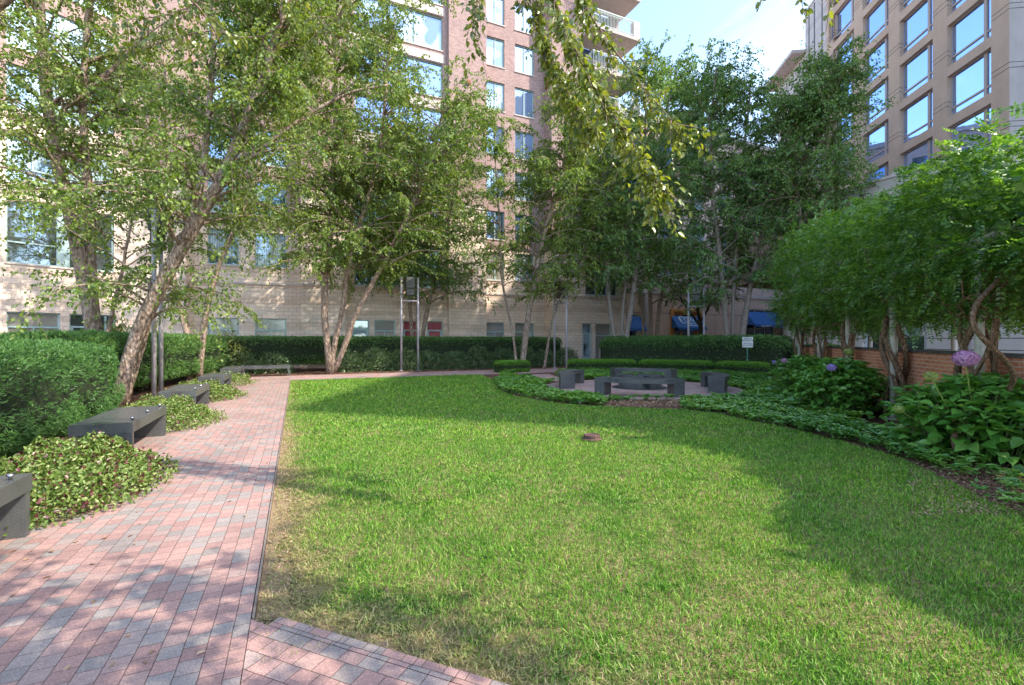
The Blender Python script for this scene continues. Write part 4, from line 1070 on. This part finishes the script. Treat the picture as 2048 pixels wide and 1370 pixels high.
hedge('clipped_hedge', 'curved dark hedge behind the patio, in front of the blue shop awnings', 'hedge', arcpts(10.6, 86, 60, 4)+arcpts(10.3, 50, 36, 3), .85, .0, 1.70, M['yew_dark'],
      42000, .085, .032, T_RHOMB, e=.38, lump=.05, endr=.8, depth=.06)
hedge('clipped_hedge', 'low dark rounded yew mound at the right end of the dark hedge', 'hedge', arcpts(10.2, 35, 24, 3), .8, .0, 1.32, M['yew_dark'], 15000, .085, .032, T_RHOMB, e=.6, lump=.07, endr=1.1, depth=.06)
for a0, a1, lab in ((125, 113, 'bright green low box hedge block standing left of the patio entrance'), (99, 76, 'bright green low box hedge curving behind the patio, left length'),
                    (75, 52, 'bright green low box hedge curving behind the patio, middle length'), (51, 36, 'bright green low box hedge curving behind the patio, right length by the sign')):
    hedge('box_hedge', lab, 'hedge', arcpts(8.15, a0, a1, 5), .42, .0, .56, M['box'], int(1150*abs(a1-a0)), .042, .022, T_RHOMB, e=.4, lump=.05, endr=.35, group='low box hedges round the patio', depth=.05, f=3)
# shaggy shrubs in front of the far hedge
for i, c in enumerate([-2.3, -.9, 2.2, 3.5, 4.9, 6.2, 7.5, 8.8, 10.2, 11.5, 12.8, 14.1]):
    s0 = 23.5+random.uniform(-.15, .15); h = random.uniform(.95, 1.3); o = W(c, s0)
    where = ['behind the far cross bench', 'behind the far cross bench', 'just right of the three stemmed birch'][i] if i < 3 else None
    lab = 'shaggy dark evergreen shrub %s' % where if where else ['second', 'third', 'fourth', 'fifth', 'sixth', 'seventh', 'eighth', 'ninth', 'tenth'][i-3]+' shaggy shrub rightward from the three stemmed birch'
    if i == 0: lab = 'shaggy dark shrub left behind the far cross bench'
    if i == 1: lab = 'thin shaggy shrub right behind the far cross bench'
    T = thing('evergreen_shrub', (o[0], o[1], 0), lab, 'shrub', 'shaggy shrubs before the far hedge')
    n = 3200 if i != 1 else 1500
    u = unit_rand(n); u[:, 2] = np.abs(u[:, 2])*1.0-.15; r = (1-np.abs(rng.normal(0, .16, n)))*(1+.16*noise(u*2+i*3, 1.6)+.1*noise(u*5+i, 1.6))
    P = np.array([[o[0], o[1], h*.12]])+u*np.array([[.85, .75, h*.95]])*r[:, None]; P[:, 2] = np.maximum(P[:, 2], .03)
    lm = LM(); lm.add(T_RHOMB, P, u*.6+unit_rand(n)*.8+[[0, 0, .3]], u+unit_rand(n)*.7, .095*rng.uniform(.6, 1.3, n), .034)
    lm.build('foliage', M['viburnum'], T)
    st = MB()
    for k in range(7):
        d = np.array([random.gauss(0, .4), random.gauss(0, .4), h*.8]); st.tube([(o[0]+.1*d[0], o[1]+.1*d[1], 0), (o[0]+.4*d[0], o[1]+.4*d[1], d[2]*.45), (o[0]+d[0], o[1]+d[1], d[2])], [.018, .013, .006], 5)
    st.build('stems', M['darkbark'], T, uv=False)
def bush(name, lab, cat, c, r, h, m, n, L, Wd, tm=T_FOLD, group=None):
    T = thing(name, (c[0], c[1], 0), lab, cat, group)
    u = unit_rand(n); u[:, 2] = np.abs(u[:, 2]); rr = (1-np.abs(rng.normal(0, .2, n)))*(1+.15*noise(u*3+c[0], 1.5))
    P = np.array([[c[0], c[1], 0.05]])+u*np.array([[r, r, h]])*rr[:, None]
    lm = LM(); lm.add(tm, P, u*.6+unit_rand(n)*.7+[[0, 0, -.1]], u+unit_rand(n)*.5+[[0, 0, .4]], L*rng.uniform(.6, 1.3, n), Wd*rng.uniform(.7, 1.2, n)); lm.build('foliage', m, T)
    st = MB()
    for k in range(8):
        d = (random.gauss(0, .35)*r, random.gauss(0, .35)*r); st.tube([(c[0], c[1], 0), (c[0]+d[0]*.6, c[1]+d[1]*.6, h*.5), (c[0]+d[0]*1.2, c[1]+d[1]*1.2, h*.85)], [.015, .012, .006], 5)
    st.build('stems', M['darkbark'], T, uv=False)
    return T
q = at(243, 700, 14.0); bush('leafy_shrub', 'yellow green leafy shrub above the yew hedge beside the leaning birch', 'shrub', q[:2], .95, 2.0, M['shrub_yellow'], 2600, .14, .05)
q = at(450, 700, 20.5); bush('leafy_shrub', 'pale flowering shrub peeking over the hedge beneath the small ground floor window', 'shrub', q[:2], 1.1, 1.75, M['shrub_yellow'], 1800, .10, .05)

# ------------------------------------------------------------------ planting beds between benches
for i, (s0, s1, lab) in enumerate(((4.85, 7.0, 'yellow green and maroon plant bed between the first two granite benches'), (8.95, 11.0, 'yellow green plant bed between the second and third granite benches'),
                                   (12.95, 14.9, 'yellow green plant bed between the third and fourth granite benches'), (16.9, 18.9, 'yellow green plant bed between the fourth and fifth granite benches'))):
    sm, hs = (s0+s1)/2, (s1-s0)/2; o = W(-2.0, sm); T = thing('plant_bed', (o[0], o[1], 0), lab, 'plant bed', 'leafy beds between the benches')
    n = (26000, 15000, 8000, 4000)[i]
    u = rng.uniform(-1, 1, n); v = rng.uniform(-1, 1, n); rr = np.abs(u)**2.6+np.abs(v)**2.6; k = rr < 1; u, v, rr = u[k], v[k], rr[k]; n = len(u)
    wob = noise(np.stack([u*2, v*2, np.full(n, i*3.)], 1), 1.6)
    c = -2.16+u*(.74+.1*wob); s = sm+v*hs*(1.02); z = (.38+.11*wob)*(1-rr)**.55*rng.uniform(.55, 1.05, n)+.04
    P = np.array([W(a, b2, z2) for a, b2, z2 in zip(c, s, z)])
    out = np.array([W(a, b2, 0) for a, b2 in zip(u*.6, v*.6)]); out[:, 2] = .7
    lm = LM(); sz = .040 if i < 2 else .052
    ne = n//9; ie = rng.integers(0, n, ne); an_ = rng.uniform(0, 6.28, ne); q_ = rng.uniform(.88, 1.22, ne)
    ce = -2.12+np.cos(an_)*.80*q_; se = sm+np.sin(an_)*hs*q_*.98
    P = np.concatenate([P, np.array([W(a, b2, z2) for a, b2, z2 in zip(ce, se, rng.uniform(.045, .14, ne))])]); out = np.concatenate([out, out[ie]]); n = len(P)
    dk = (rng.uniform(size=n) < (.10 if i == 0 else .05))
    nn = out*.7+unit_rand(n)*.75; dv = unit_rand(n)+out*.4
    lm.add(T_FOLD, P[~dk], dv[~dk], nn[~dk], sz*rng.uniform(.6, 1.25, (~dk).sum()), sz*.62); lm.build('green_leaves', M['coleus'], T)
    lm = LM(); lm.add(T_FOLD, P[dk]+out[dk]*.02, dv[dk], nn[dk], sz*rng.uniform(.7, 1.2, dk.sum()), sz*.75); lm.build('maroon_leaves', M['coleus_dark'], T)

# ------------------------------------------------------------------ ground cover
gc_poly = curve+[(4.9, 3.2), (5.2, 4.2)]+[wf(a, 0, 1.15)[:2] for a in (1, 3, 5, 7, 9, 11)]+[wf(12.6, 0, 1.2)[:2]]+arcpts(7.9, 32, 100, 12)+[(1.9, 20.5), (1.9, 19.0), (.3, 18.5), (-.2, 20.6)]+arcpts(7.9, 113, 122, 3)
def groundcover():
    bed = sheet('planting_bed', gc_poly, .008, M['mulch'], lab='mulched bed around the patio')
    def df(x, y):
        r = np.hypot(x-PC[0], y-PC[1]); k = (r > 3.0)
        lx = (x-1.3)*.9+(y-18.2)*.43   # link path
        k &= ~((np.abs(lx) < .75) & (y > 16.4) & (y < 20.5) & (x < 2.6))
        px = 1024+F*x/y; py = HZ+EYE*F/y
        k &= ~((px > 1213) & (px < 1362) & (py > 803))
        sparse = np.where((px > 1830) & (py > 905), .32, 1.0)
        n_ = noise(np.stack([x, y, x*0], 1), 2.2)
        return 170*k*sparse*np.clip(.9+.5*n_, .25, 1.2)
    x, y = sample_poly(gc_poly, df, 60000); n = len(x)
    p = np.stack([x, y, np.zeros(n)], 1)
    hgt = .13+.05*noise(p, 1.1)+.035*noise(p, 4.0)+rng.uniform(-.03, .03, n); hgt = np.maximum(hgt, .05)
    lm = LM()
    for k in range(8):
        a = k*2*math.pi/8+rng.uniform(0, 6.28, n)*0+noise(p*9)[:]*3
        d = np.stack([np.cos(a), np.sin(a), rng.uniform(-.15, .55, n)], 1)
        q = p.copy(); q[:, 2] = hgt+(-.02 if k % 2 else 0)
        nn = np.tile([[0, 0, 1.0]], (n, 1))+unit_rand(n)*.3
        lm.add(T_LEAF, q, d, nn, .082*rng.uniform(.7, 1.3, n), .036*rng.uniform(.8, 1.2, n))
    for k in range(4):
        q = p+rng.normal(0, .03, (n, 3)); q[:, 2] = hgt*rng.uniform(.3, .8, n)
        lm.add(T_RHOMB, q, unit_rand(n)*[[1, 1, .4]], unit_rand(n)*.5+[[0, 0, 1]], .065, .032)
    o = lm.build('ground_cover', M['pachy']); tag(o, 'low green pachysandra ground cover around the patio and along the lawn', 'ground cover', None, 'stuff')
groundcover()

# ------------------------------------------------------------------ hydrangeas
def hydrangea(c, r, h, label, flowers, nst, Lf, seed):
    T = thing('hydrangea', (c[0], c[1], 0), label, 'shrub', 'hydrangeas before the brick wall')
    rs = random.Random(seed); st = MB(); lm = LM(); P = []; D = []; N = []; LL = []
    for k in range(nst):
        a = rs.uniform(0, 6.283); q = rs.uniform(0, 1)**.6; top = np.array([c[0]+math.cos(a)*r*q, c[1]+math.sin(a)*r*q, h*(1-.45*q*q)*rs.uniform(.82, 1.05)])
        b0 = np.array([c[0]+math.cos(a)*.55*r*q, c[1]+math.sin(a)*.55*r*q, 0])
        pts = [b0+(top-b0)*t+np.array([0, 0, .12*math.sin(t*3.14)]) for t in np.linspace(0, 1, 7)]
        st.tube(pts, [.009, .009, .008, .008, .007, .006, .005], 5)
        ph = rs.uniform(0, 3)
        for j in range(6):
            t = .12+.88*j/5; p = b0+(top-b0)*t+np.array([0, 0, .12*math.sin(t*3.14)])
            for e_ in range(2 if j < 5 else 4):
                an = ph+j*1.57+e_*(math.pi if j < 5 else 1.57)
                d = np.array([math.cos(an), math.sin(an), rs.uniform(-.1, .45) if j > 3 else rs.uniform(-.5, .15)])
                P.append(p+np.array([math.cos(an), math.sin(an), 0])*.03); D.append(d); N.append((math.cos(an)*.8+rs.gauss(0, .25), math.sin(an)*.8+rs.gauss(0, .25), 1)); LL.append(Lf*rs.uniform(.7, 1.15)*(1 if j < 5 else .7))
    for k in range(nst*5):
        a = rs.uniform(0, 6.283); e2 = rs.uniform(0, 1)**.8*1.45; sr = rs.uniform(.8, 1.0); u_ = np.array([math.cos(a)*math.cos(e2), math.sin(a)*math.cos(e2), math.sin(e2)])
        P.append(np.array([c[0], c[1], .06])+u_*np.array([r*1.02, r*1.02, h*.93])*sr); D.append(u_*[1, 1, .2]+np.array([rs.gauss(0, .5), rs.gauss(0, .5), rs.uniform(-.5, .2)])); N.append(u_*[.8, .8, .6]+np.array([rs.gauss(0, .3), rs.gauss(0, .3), .8])); LL.append(Lf*rs.uniform(.6, 1.05))
    P, D, N, LL = map(np.array, (P, D, N, LL)); lm.add(T_FOLD, P, D, N, LL, LL*.72)
    st.build('stems', M['stem'], T, uv=False); lm.build('foliage', M['hydra'], T)
    for (p, rad, m) in flowers:
        fm = LM(); n = int(420*(rad/.1)**1.2); u = unit_rand(n); u[:, 2] = u[:, 2]*.72
        fm.add(T_RHOMB, np.array([p])+u*rad*rng.uniform(.85, 1.02, (n, 1)), np.cross(u, unit_rand(n)), u+unit_rand(n)*.25, rad*.24, rad*.22); fm.build('flower_head', M[m], T)
        s2 = MB(); s2.tube([(p[0]*.25+c[0]*.75, p[1]*.25+c[1]*.75, .1), (p[0], p[1]+.02, p[2])], [.008, .006], 5); s2.build('flower_stalk', M['petal_green'], T, uv=False)
hydrangea((6.05, 6.0), 1.0, 1.04, 'nearest hydrangea with large glossy leaves and one big pink flower head', [(at(1932, 717, 5.6), .128, 'petal_pink'), (at(1862, 752, 5.6), .075, 'petal_green'), (at(1797, 818, 6.0), .07, 'petal_green')], 120, .20, 1)
hydrangea((6.72, 9.6), .95, 1.10, 'middle hydrangea with a single violet flower head', [(at(1663, 735, 8.9), .085, 'petal_blue'), (at(1697, 703, 9.6), .09, 'petal_green')], 105, .19, 2)
hydrangea((7.6, 12.0), 1.0, 1.12, 'farthest hydrangea with two small pink flower heads', [(at(1568, 721, 11.6), .075, 'petal_pink'), (at(1549, 724, 12.6), .06, 'petal_blue')], 70, .18, 3)
hydrangea((6.55, 4.3), .8, .95, 'hydrangea cut off by the right side of the photo', [], 60, .19, 4)
# hosta-like rosettes
for i, (px, py) in enumerate(((1690, 815), (1655, 800), (1752, 832))):
    g = G(px, py); T = thing('hosta', (g[0], g[1], 0), ['striped hosta at the mulch patch by the brick wall', 'small hosta under the middle hydrangea', 'hosta left of the nearest hydrangea'][i], 'plant')
    n = 26; a = rng.uniform(0, 6.28, n); d = np.stack([np.cos(a), np.sin(a), rng.uniform(.1, .8, n)], 1)
    lm = LM(); lm.add(T_FOLD, np.tile([[g[0], g[1], .1]], (n, 1))+d*.04, d, np.tile([[0, 0, 1.]], (n, 1))+unit_rand(n)*.15, .22*rng.uniform(.7, 1.1, n), .09); lm.build('leaves', M['pachy'], T)

# ------------------------------------------------------------------ trees
def resample(pts, n):
    P_ = smooth_path(pts, .25) if len(pts) > 2 else np.array(pts)
    seg = np.linalg.norm(np.diff(P_, axis=0), axis=1); cum = np.concatenate([[0], np.cumsum(seg)])
    t = np.linspace(0, cum[-1], n); return np.stack([np.interp(t, cum, P_[:, i]) for i in range(3)], 1), cum[-1]
def tree(label, stems, nb, bl, leafL, tw_n, lf_n, mleaf, mbark, seed, zmin=3.0, droop=1.0, name='birch_tree', cat='tree', group='river birches', up=.55, topshrink=.55, azim=None, extra=None, twl=.7, dens=1.9):
    rs = np.random.default_rng(seed); nb = int(nb*dens); leafL *= .86
    b0 = stems[0][0][0]; T = thing(name, (b0[0], b0[1], 0), label, cat, group)
    tb = MB(); lm = LM(); ST = []
    for pts, r0, r1 in stems:
        pts = [np.array(p, float) for p in pts]
        P_, L = resample(pts, max(10, int(12*1.2)+8)); n = len(P_)
        wob = np.cumsum(rs.normal(0, .012, (n, 3)), 0)*[[1, 1, 0]]; P_ = P_+wob*np.linspace(0, 1, n)[:, None]
        t = np.linspace(0, 1, n); rad = (r0*(1-t)**.8+r1*t**.8)*(1+.06*rs.normal(size=n)); rad[0] *= 1.25
        tb.tube(P_, rad, 10, True); ST.append((P_, rad, L))
    w = np.array([s[2]*max(.3, s[1][0]*6) for s in ST]); w /= w.sum(); zt = max(s[0][:, 2].max() for s in ST)
    TP = []; TD = []
    for k in range(nb):
        si = rs.choice(len(ST), p=w); P_, rad, L = ST[si]
        lo = np.searchsorted(P_[:, 2], zmin)/len(P_) if P_[:, 2].max() > zmin else .6
        t = lo+(1-lo)*rs.uniform(0, 1)**.85; i = min(int(t*(len(P_)-1)), len(P_)-1); q = P_[i].copy(); zf = (q[2]-zmin)/max(.1, zt-zmin)
        a = rs.uniform(0, 6.283) if azim is None else azim[0]+rs.normal(0, azim[1])
        Lb = bl*rs.uniform(.55, 1.15)*(1-topshrink*np.clip(zf, 0, 1)); ns = 8
        d = np.array([math.cos(a), math.sin(a), up+.5*np.clip(zf, 0, 1)+rs.normal(0, .15)]); d /= np.linalg.norm(d)
        pts = [q.copy()]; r_ = min(rad[i]*.55, .012+.011*Lb)
        for j in range(ns):
            q = q+d*Lb/ns; pts.append(q.copy()); d = d+rs.normal(0, .10, 3)+np.array([0, 0, -.085*droop*(1+j*.12)]); d /= np.linalg.norm(d)
        pts = np.array(pts); tb.tube(pts, np.linspace(r_, .004, ns+1), 5, False)
        for j in range(tw_n):
            u = .18+.82*(j+rs.uniform())/tw_n; x = u*ns; i0 = min(int(x), ns-1); p = pts[i0]*(1-(x-i0))+pts[i0+1]*(x-i0)
            bd = pts[i0+1]-pts[i0]; bd /= np.linalg.norm(bd); sd = rs.normal(size=3)
            tdv = bd*.7+sd*.55+np.array([0, 0, -.25*droop]); tdv /= np.linalg.norm(tdv); TP.append(p); TD.append(tdv*twl*rs.uniform(.5, 1.2))
    if extra is not None:
        for pts, r_, tn in extra:
            P_, L = resample([np.array(p, float) for p in pts], 16); tb.tube(P_, np.linspace(r_, .003, 16), 6, False)
            for j in range(tn):
                u = .05+.95*rs.uniform(); x = u*15; i0 = min(int(x), 14); p = P_[i0]*(1-(x-i0))+P_[i0+1]*(x-i0)
                bd = P_[i0+1]-P_[i0]; bd /= np.linalg.norm(bd); tdv = bd*.8+rs.normal(size=3)*.5+np.array([0, 0, -.45*droop]); tdv /= np.linalg.norm(tdv); TP.append(p); TD.append(tdv*twl*rs.uniform(.4, 1.0))
    TP = np.array(TP); TD = np.array(TD); m = len(TP)
    for j in range(lf_n):
        u = (j+rs.uniform(0, 1, m))/lf_n
        p = TP+TD*u[:, None]+np.array([[0, 0, -1.0]])*(.35*droop*twl*u*u)[:, None]*.5
        td = nrm(TD+np.array([[0, 0, -.6*droop]])*u[:, None])
        side = nrm(np.cross(td, rs.normal(size=(m, 3))))*np.where(j % 2, 1, -1)
        dv = td*.45+side*.8+np.array([[0, 0, -.55]])+rs.normal(0, .25, (m, 3))
        nn = rs.normal(size=(m, 3))*.7+np.array([[0, 0, .8]])
        sc = leafL*rs.uniform(.65, 1.25, m)
        lm.add(T_LEAF, p+side*.02, dv, nn, sc, sc*.66)
    # twigs drawn as fine tubes for the nearest trees
    if leafL < .085:
        for i in range(0, m, 2): tb.tube([TP[i], TP[i]+TD[i]*.5+[0, 0, -.02], TP[i]+TD[i]+[0, 0, -.12*twl]], [.0045, .003, .002], 3, False)
    tb.build('trunk', mbark, T, smooth=True, uv=False); lm.build('crown', mleaf, T)
    return T
def px(Y, *l, dY=0): return [at(x, y, Y+dY*i/len(l)) for i, (x, y) in enumerate(l)]
TREES = 1
if TREES:
    tree('thick forked river birch rising behind the big yew hedge at far left',
         [(px(11.8, (198, 799), (190, 690), (168, 560), (140, 430), (110, 290), (90, 160), (82, 20), (70, -160), (60, -330)), .165, .045),
          (px(11.8, (206, 799), (188, 640), (181, 520), (178, 400), (166, 250), (170, 100), (190, -80), dY=.6), .13, .04),
          (px(11.2, (214, 806), (215, 690), (230, 600), (250, 510), (262, 430)), .05, .02),
          (px(11.8, (112, 300), (128, 215), (170, 190), (230, 130), (290, 60), dY=.5), .07, .03)],
         64, 3.0, .088, 16, 20, M['birch'], M['bark'], 11, zmin=4.7, twl=.8)
    tree('leaning river birch with rough trunk beside the light poles',
         [(px(10.5, (238, 814), (262, 705), (300, 612), (370, 480), (440, 362), (480, 270), (520, 170), (560, 40), (600, -120), dY=.6), .17, .04),
          (px(10.6, (372, 478), (405, 350), (420, 210), (430, 60), (425, -120), dY=1.2), .08, .03),
          (px(10.9, (243, 812), (285, 680), (296, 590), (290, 560)), .09, .05),
          (px(10.7, (440, 362), (520, 300), (600, 240), (690, 190), (780, 170), dY=1.0), .05, .02)],
         66, 2.9, .086, 16, 20, M['birch'], M['bark'], 12, zmin=3.8, twl=.8)
    tree('slender twin stemmed birch behind the dark hedge, left of the small ground floor window',
         [(px(17.0, (380, 763), (375, 680), (345, 550), (336, 400), (325, 250), (320, 100)), .10, .03),
          (px(17.0, (398, 763), (405, 670), (420, 585), (445, 510), (490, 410), (520, 300), (545, 150), (560, 0)), .11, .03)],
         70, 3.0, .10, 14, 16, M['birch'], M['bark'], 13, zmin=5.6)
    tree('three stemmed birch in the bed at the path corner, stems spreading from one base',
         [(px(20.7, (660, 748), (655, 690), (648, 600), (660, 480), (668, 330), (672, 180), (670, 20), (660, -80)), .15, .04),
          (px(20.8, (663, 748), (668, 690), (685, 620), (700, 510), (740, 380), (765, 250), (775, 120), (790, 20)), .12, .03),
          (px(20.9, (665, 748), (690, 690), (715, 620), (760, 540), (820, 420), (860, 310), (890, 200)), .13, .03)],
         210, 3.7, .115, 14, 16, M['birch'], M['bark'], 14, zmin=4.1, topshrink=.25, droop=1.25)
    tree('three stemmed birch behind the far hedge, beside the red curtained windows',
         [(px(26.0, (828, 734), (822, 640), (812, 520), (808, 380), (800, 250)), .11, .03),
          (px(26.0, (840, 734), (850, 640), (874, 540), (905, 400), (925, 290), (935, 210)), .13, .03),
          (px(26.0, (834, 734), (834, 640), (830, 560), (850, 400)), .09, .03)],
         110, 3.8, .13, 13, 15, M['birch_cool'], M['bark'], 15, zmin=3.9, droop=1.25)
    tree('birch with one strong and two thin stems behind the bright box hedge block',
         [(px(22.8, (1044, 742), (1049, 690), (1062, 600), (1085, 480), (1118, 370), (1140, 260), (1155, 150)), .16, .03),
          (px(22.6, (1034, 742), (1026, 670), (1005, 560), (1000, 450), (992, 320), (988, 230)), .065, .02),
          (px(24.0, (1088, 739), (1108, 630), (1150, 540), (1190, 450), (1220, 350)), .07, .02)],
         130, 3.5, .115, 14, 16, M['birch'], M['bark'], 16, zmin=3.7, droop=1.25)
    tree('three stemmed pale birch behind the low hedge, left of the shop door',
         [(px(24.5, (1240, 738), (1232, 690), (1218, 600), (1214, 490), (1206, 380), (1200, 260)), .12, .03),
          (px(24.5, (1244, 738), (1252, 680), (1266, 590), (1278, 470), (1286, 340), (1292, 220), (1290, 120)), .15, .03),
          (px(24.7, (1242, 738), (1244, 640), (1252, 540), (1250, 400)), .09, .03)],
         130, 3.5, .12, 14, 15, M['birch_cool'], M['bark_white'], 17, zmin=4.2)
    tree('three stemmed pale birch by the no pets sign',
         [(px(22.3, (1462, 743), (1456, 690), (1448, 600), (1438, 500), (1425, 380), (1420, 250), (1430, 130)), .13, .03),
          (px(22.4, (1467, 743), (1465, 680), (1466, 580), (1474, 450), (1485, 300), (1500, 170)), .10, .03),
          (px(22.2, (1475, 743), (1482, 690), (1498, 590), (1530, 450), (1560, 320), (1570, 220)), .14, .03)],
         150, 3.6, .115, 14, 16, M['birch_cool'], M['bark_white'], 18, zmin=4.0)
    tree('twin stemmed birch behind the dark hedge, left of the white lettered awning',
         [(px(31, (1302, 725), (1302, 640), (1300, 500), (1325, 330), (1340, 180), (1345, 120)), .14, .03),
          (px(31, (1312, 725), (1318, 620), (1345, 480), (1372, 300), (1400, 150)), .14, .03), (px(30, (1290, 727), (1284, 620), (1270, 500)), .09, .03)],
         110, 4.4, .155, 13, 14, M['birch_cool'], M['bark'], 19, zmin=4.6)
    tree('tall airy birch beyond the far end of the pergola, in front of the tan tower',
         [(px(20.0, (1618, 750), (1625, 600), (1642, 430), (1655, 260), (1662, 110)), .15, .03),
          (px(20.4, (1622, 750), (1610, 600), (1600, 430), (1590, 300), (1600, 200)), .10, .03)],
         120, 2.8, .105, 13, 15, M['birch_cool'], M['bark'], 20, zmin=6.3, up=.7)
    tree('dark trunked small street tree in front of the shop door',
         [(px(33.5, (1404, 722), (1402, 660), (1394, 610), (1380, 560), (1370, 500)), .16, .05), (px(33.5, (1402, 655), (1370, 610), (1340, 570)), .09, .03), (px(33.5, (1404, 640), (1430, 590), (1450, 550)), .09, .03)],
         34, 2.6, .13, 9, 11, M['shrub_yellow'], M['darkbark'], 21, zmin=3.6, name='street_tree', group=None)
    # near tree whose boughs hang into the picture
    tree('near river birch leaning in from the left, its yellow green sprays hanging overhead',
         [([np.array([-4.9, 2.0, 0]), np.array([-4.4, 2.4, 1.6]), np.array([-3.75, 3.0, 3.4]), np.array([-3.0, 3.4, 4.6]), np.array([-2.0, 3.8, 5.8]), np.array([-.6, 4.0, 6.6]), np.array([.6, 4.0, 6.8])], .15, .03),
          ([np.array([-4.9, 2.1, 0]), np.array([-5.0, 2.6, 2.5]), np.array([-4.6, 3.6, 5.0]), np.array([-4.0, 4.6, 7.4])], .11, .03)],
         34, 1.9, .062, 12, 13, M['birch_near'], M['bark'], 22, zmin=4.4, droop=.9, twl=.38, dens=1.0,
         extra=[([np.array([-.4, 4.0, 6.6]), at(1090, -60, 4.1), at(1130, 60, 4.0), at(1200, 190, 3.9), at(1255, 270, 3.8), at(1300, 340, 3.75), at(1325, 385, 3.7)], .020, 190),
                ([np.array([-.2, 4.0, 6.6]), at(1150, -40, 4.3), at(1200, 60, 4.2), at(1260, 140, 4.2), at(1320, 215, 4.1), at(1375, 270, 4.0)], .018, 90),
                ([np.array([-.6, 4.0, 6.5]), at(1060, -80, 4.3), at(1075, 40, 4.3), at(1110, 140, 4.2), at(1180, 260, 4.1)], .016, 170),
                ([np.array([-.8, 4.1, 6.5]), at(960, -60, 4.6), at(945, 30, 4.5), at(960, 100, 4.4)], .009, 50),
                ([np.array([.6, 4.0, 6.8]), at(1500, -80, 4.0), at(1600, -20, 3.9), at(1680, -5, 3.8)], .009, 9),
                ([np.array([-2.0, 3.8, 5.8]), at(560, 60, 4.4), at(430, 60, 4.3), at(300, 90, 4.2), at(200, 150, 4.1)], .014, 26),
                ([np.array([-2.6, 3.6, 5.2]), at(430, -30, 4.4), at(330, 30, 4.3), at(240, 40, 4.2)], .012, 20),
                ([np.array([-2.0, 3.8, 5.8]), at(700, -20, 4.6), at(640, 60, 4.6), at(600, 100, 4.6)], .012, 22)])
if TREES:
    rb = random.Random(5); ex = []
    for k in range(46):
        x0, y0, z0 = rb.uniform(1.0, 4.0), rb.uniform(-.6, 1.1), rb.uniform(3.6, 4.7)
        ex.append(([np.array([4.6, -1.2, 4.2]), np.array([x0, y0, z0]), np.array([x0-1.1, y0+.55, z0+.1]), np.array([x0-2.0, y0+.95, z0-.25])], .018, 44))
    ex.append(([np.array([4.6, -1.2, 4.2]), np.array([3.4, 1.6, 5.4]), at(1780, -120, 3.6), at(1700, -20, 3.7), at(1640, 8, 3.7)], .012, 22))
    tree('near birch just outside the right edge, one sprig hanging into the top right sky',
         [([np.array([4.8, -2.0, 0]), np.array([4.7, -1.6, 2.0]), np.array([4.6, -1.2, 4.2]), np.array([4.4, -.8, 6.5])], .14, .04)],
         6, 1.4, .074, 8, 10, M['birch_near'], M['bark'], 33, zmin=4.6, twl=.5, dens=1, extra=ex)
# ------------------------------------------------------------------ sky, sun, camera
sc = bpy.context.scene
w = bpy.data.worlds.new('World'); sc.world = w; w.use_nodes = True
nt = w.node_tree; nt.nodes.clear()
TS = Vector((.957, -.29, 0)).normalized(); EL = R(45)
sky = nt.nodes.new('ShaderNodeTexSky'); sky.sky_type = 'NISHITA'; sky.sun_disc = False; sky.sun_elevation = EL; sky.sun_rotation = math.atan2(TS.x, TS.y)
sky.air_density = 1.0; sky.dust_density = 1.2; sky.ozone_density = 1.5
tc = nt.nodes.new('ShaderNodeTexCoord'); mp = nt.nodes.new('ShaderNodeMapping'); mp.inputs['Scale'].default_value = (1.2, 1.6, 3.2); mp.inputs['Rotation'].default_value = (.2, .3, 1.3)
nz = nt.nodes.new('ShaderNodeTexNoise'); nz.inputs['Scale'].default_value = 1.7; nz.inputs['Detail'].default_value = 8; nz.inputs['Roughness'].default_value = .58; nz.inputs['Distortion'].default_value = .5
rp = nt.nodes.new('ShaderNodeValToRGB'); rp.color_ramp.elements[0].position = .50; rp.color_ramp.elements[1].position = .86; rp.color_ramp.elements[0].color = (0, 0, 0, 1); rp.color_ramp.elements[1].color = (.42, .42, .42, 1)
mx = nt.nodes.new('ShaderNodeMix'); mx.data_type = 'RGBA'; mx.inputs[7].default_value = (5.8, 6.1, 6.4, 1)
bg = nt.nodes.new('ShaderNodeBackground'); bg.inputs['Strength'].default_value = .15; wo = nt.nodes.new('ShaderNodeOutputWorld')
nt.links.new(tc.outputs['Generated'], mp.inputs[0]); nt.links.new(mp.outputs[0], nz.inputs['Vector']); nt.links.new(nz.outputs['Fac'], rp.inputs[0])
nt.links.new(rp.outputs[0], mx.inputs[0]); nt.links.new(sky.outputs[0], mx.inputs[6]); nt.links.new(mx.outputs[2], bg.inputs[0]); nt.links.new(bg.outputs[0], wo.inputs[0])
sl = bpy.data.lights.new('sun', 'SUN'); sl.energy = 2.0; sl.angle = R(.53); sl.color = (1, .91, .78)
so = put(bpy.data.objects.new('sun', sl), 'sun'); v = Vector((TS.x*math.cos(EL), TS.y*math.cos(EL), math.sin(EL))); so.rotation_euler = v.to_track_quat('Z', 'Y').to_euler(); so.location = v*60
cd = bpy.data.cameras.new('camera'); cam = put(bpy.data.objects.new('camera', cd), 'camera')
cam.location = (0, 0, EYE); cam.rotation_euler = (R(90), 0, 0); cd.sensor_width = 36; cd.lens = 36*F/2048; cd.shift_y = -5/2048; cd.clip_end = 600; cd.clip_start = .05
sc.camera = cam
sc.view_settings.view_transform = 'Standard'; sc.view_settings.look = 'None'; sc.view_settings.exposure = 1.93; sc.view_settings.gamma = 1
sc.cycles.max_bounces = 7; sc.cycles.diffuse_bounces = 4; sc.cycles.glossy_bounces = 3; sc.cycles.transmission_bounces = 4; sc.cycles.use_denoising = True; sc.cycles.denoising_prefilter = 'FAST'
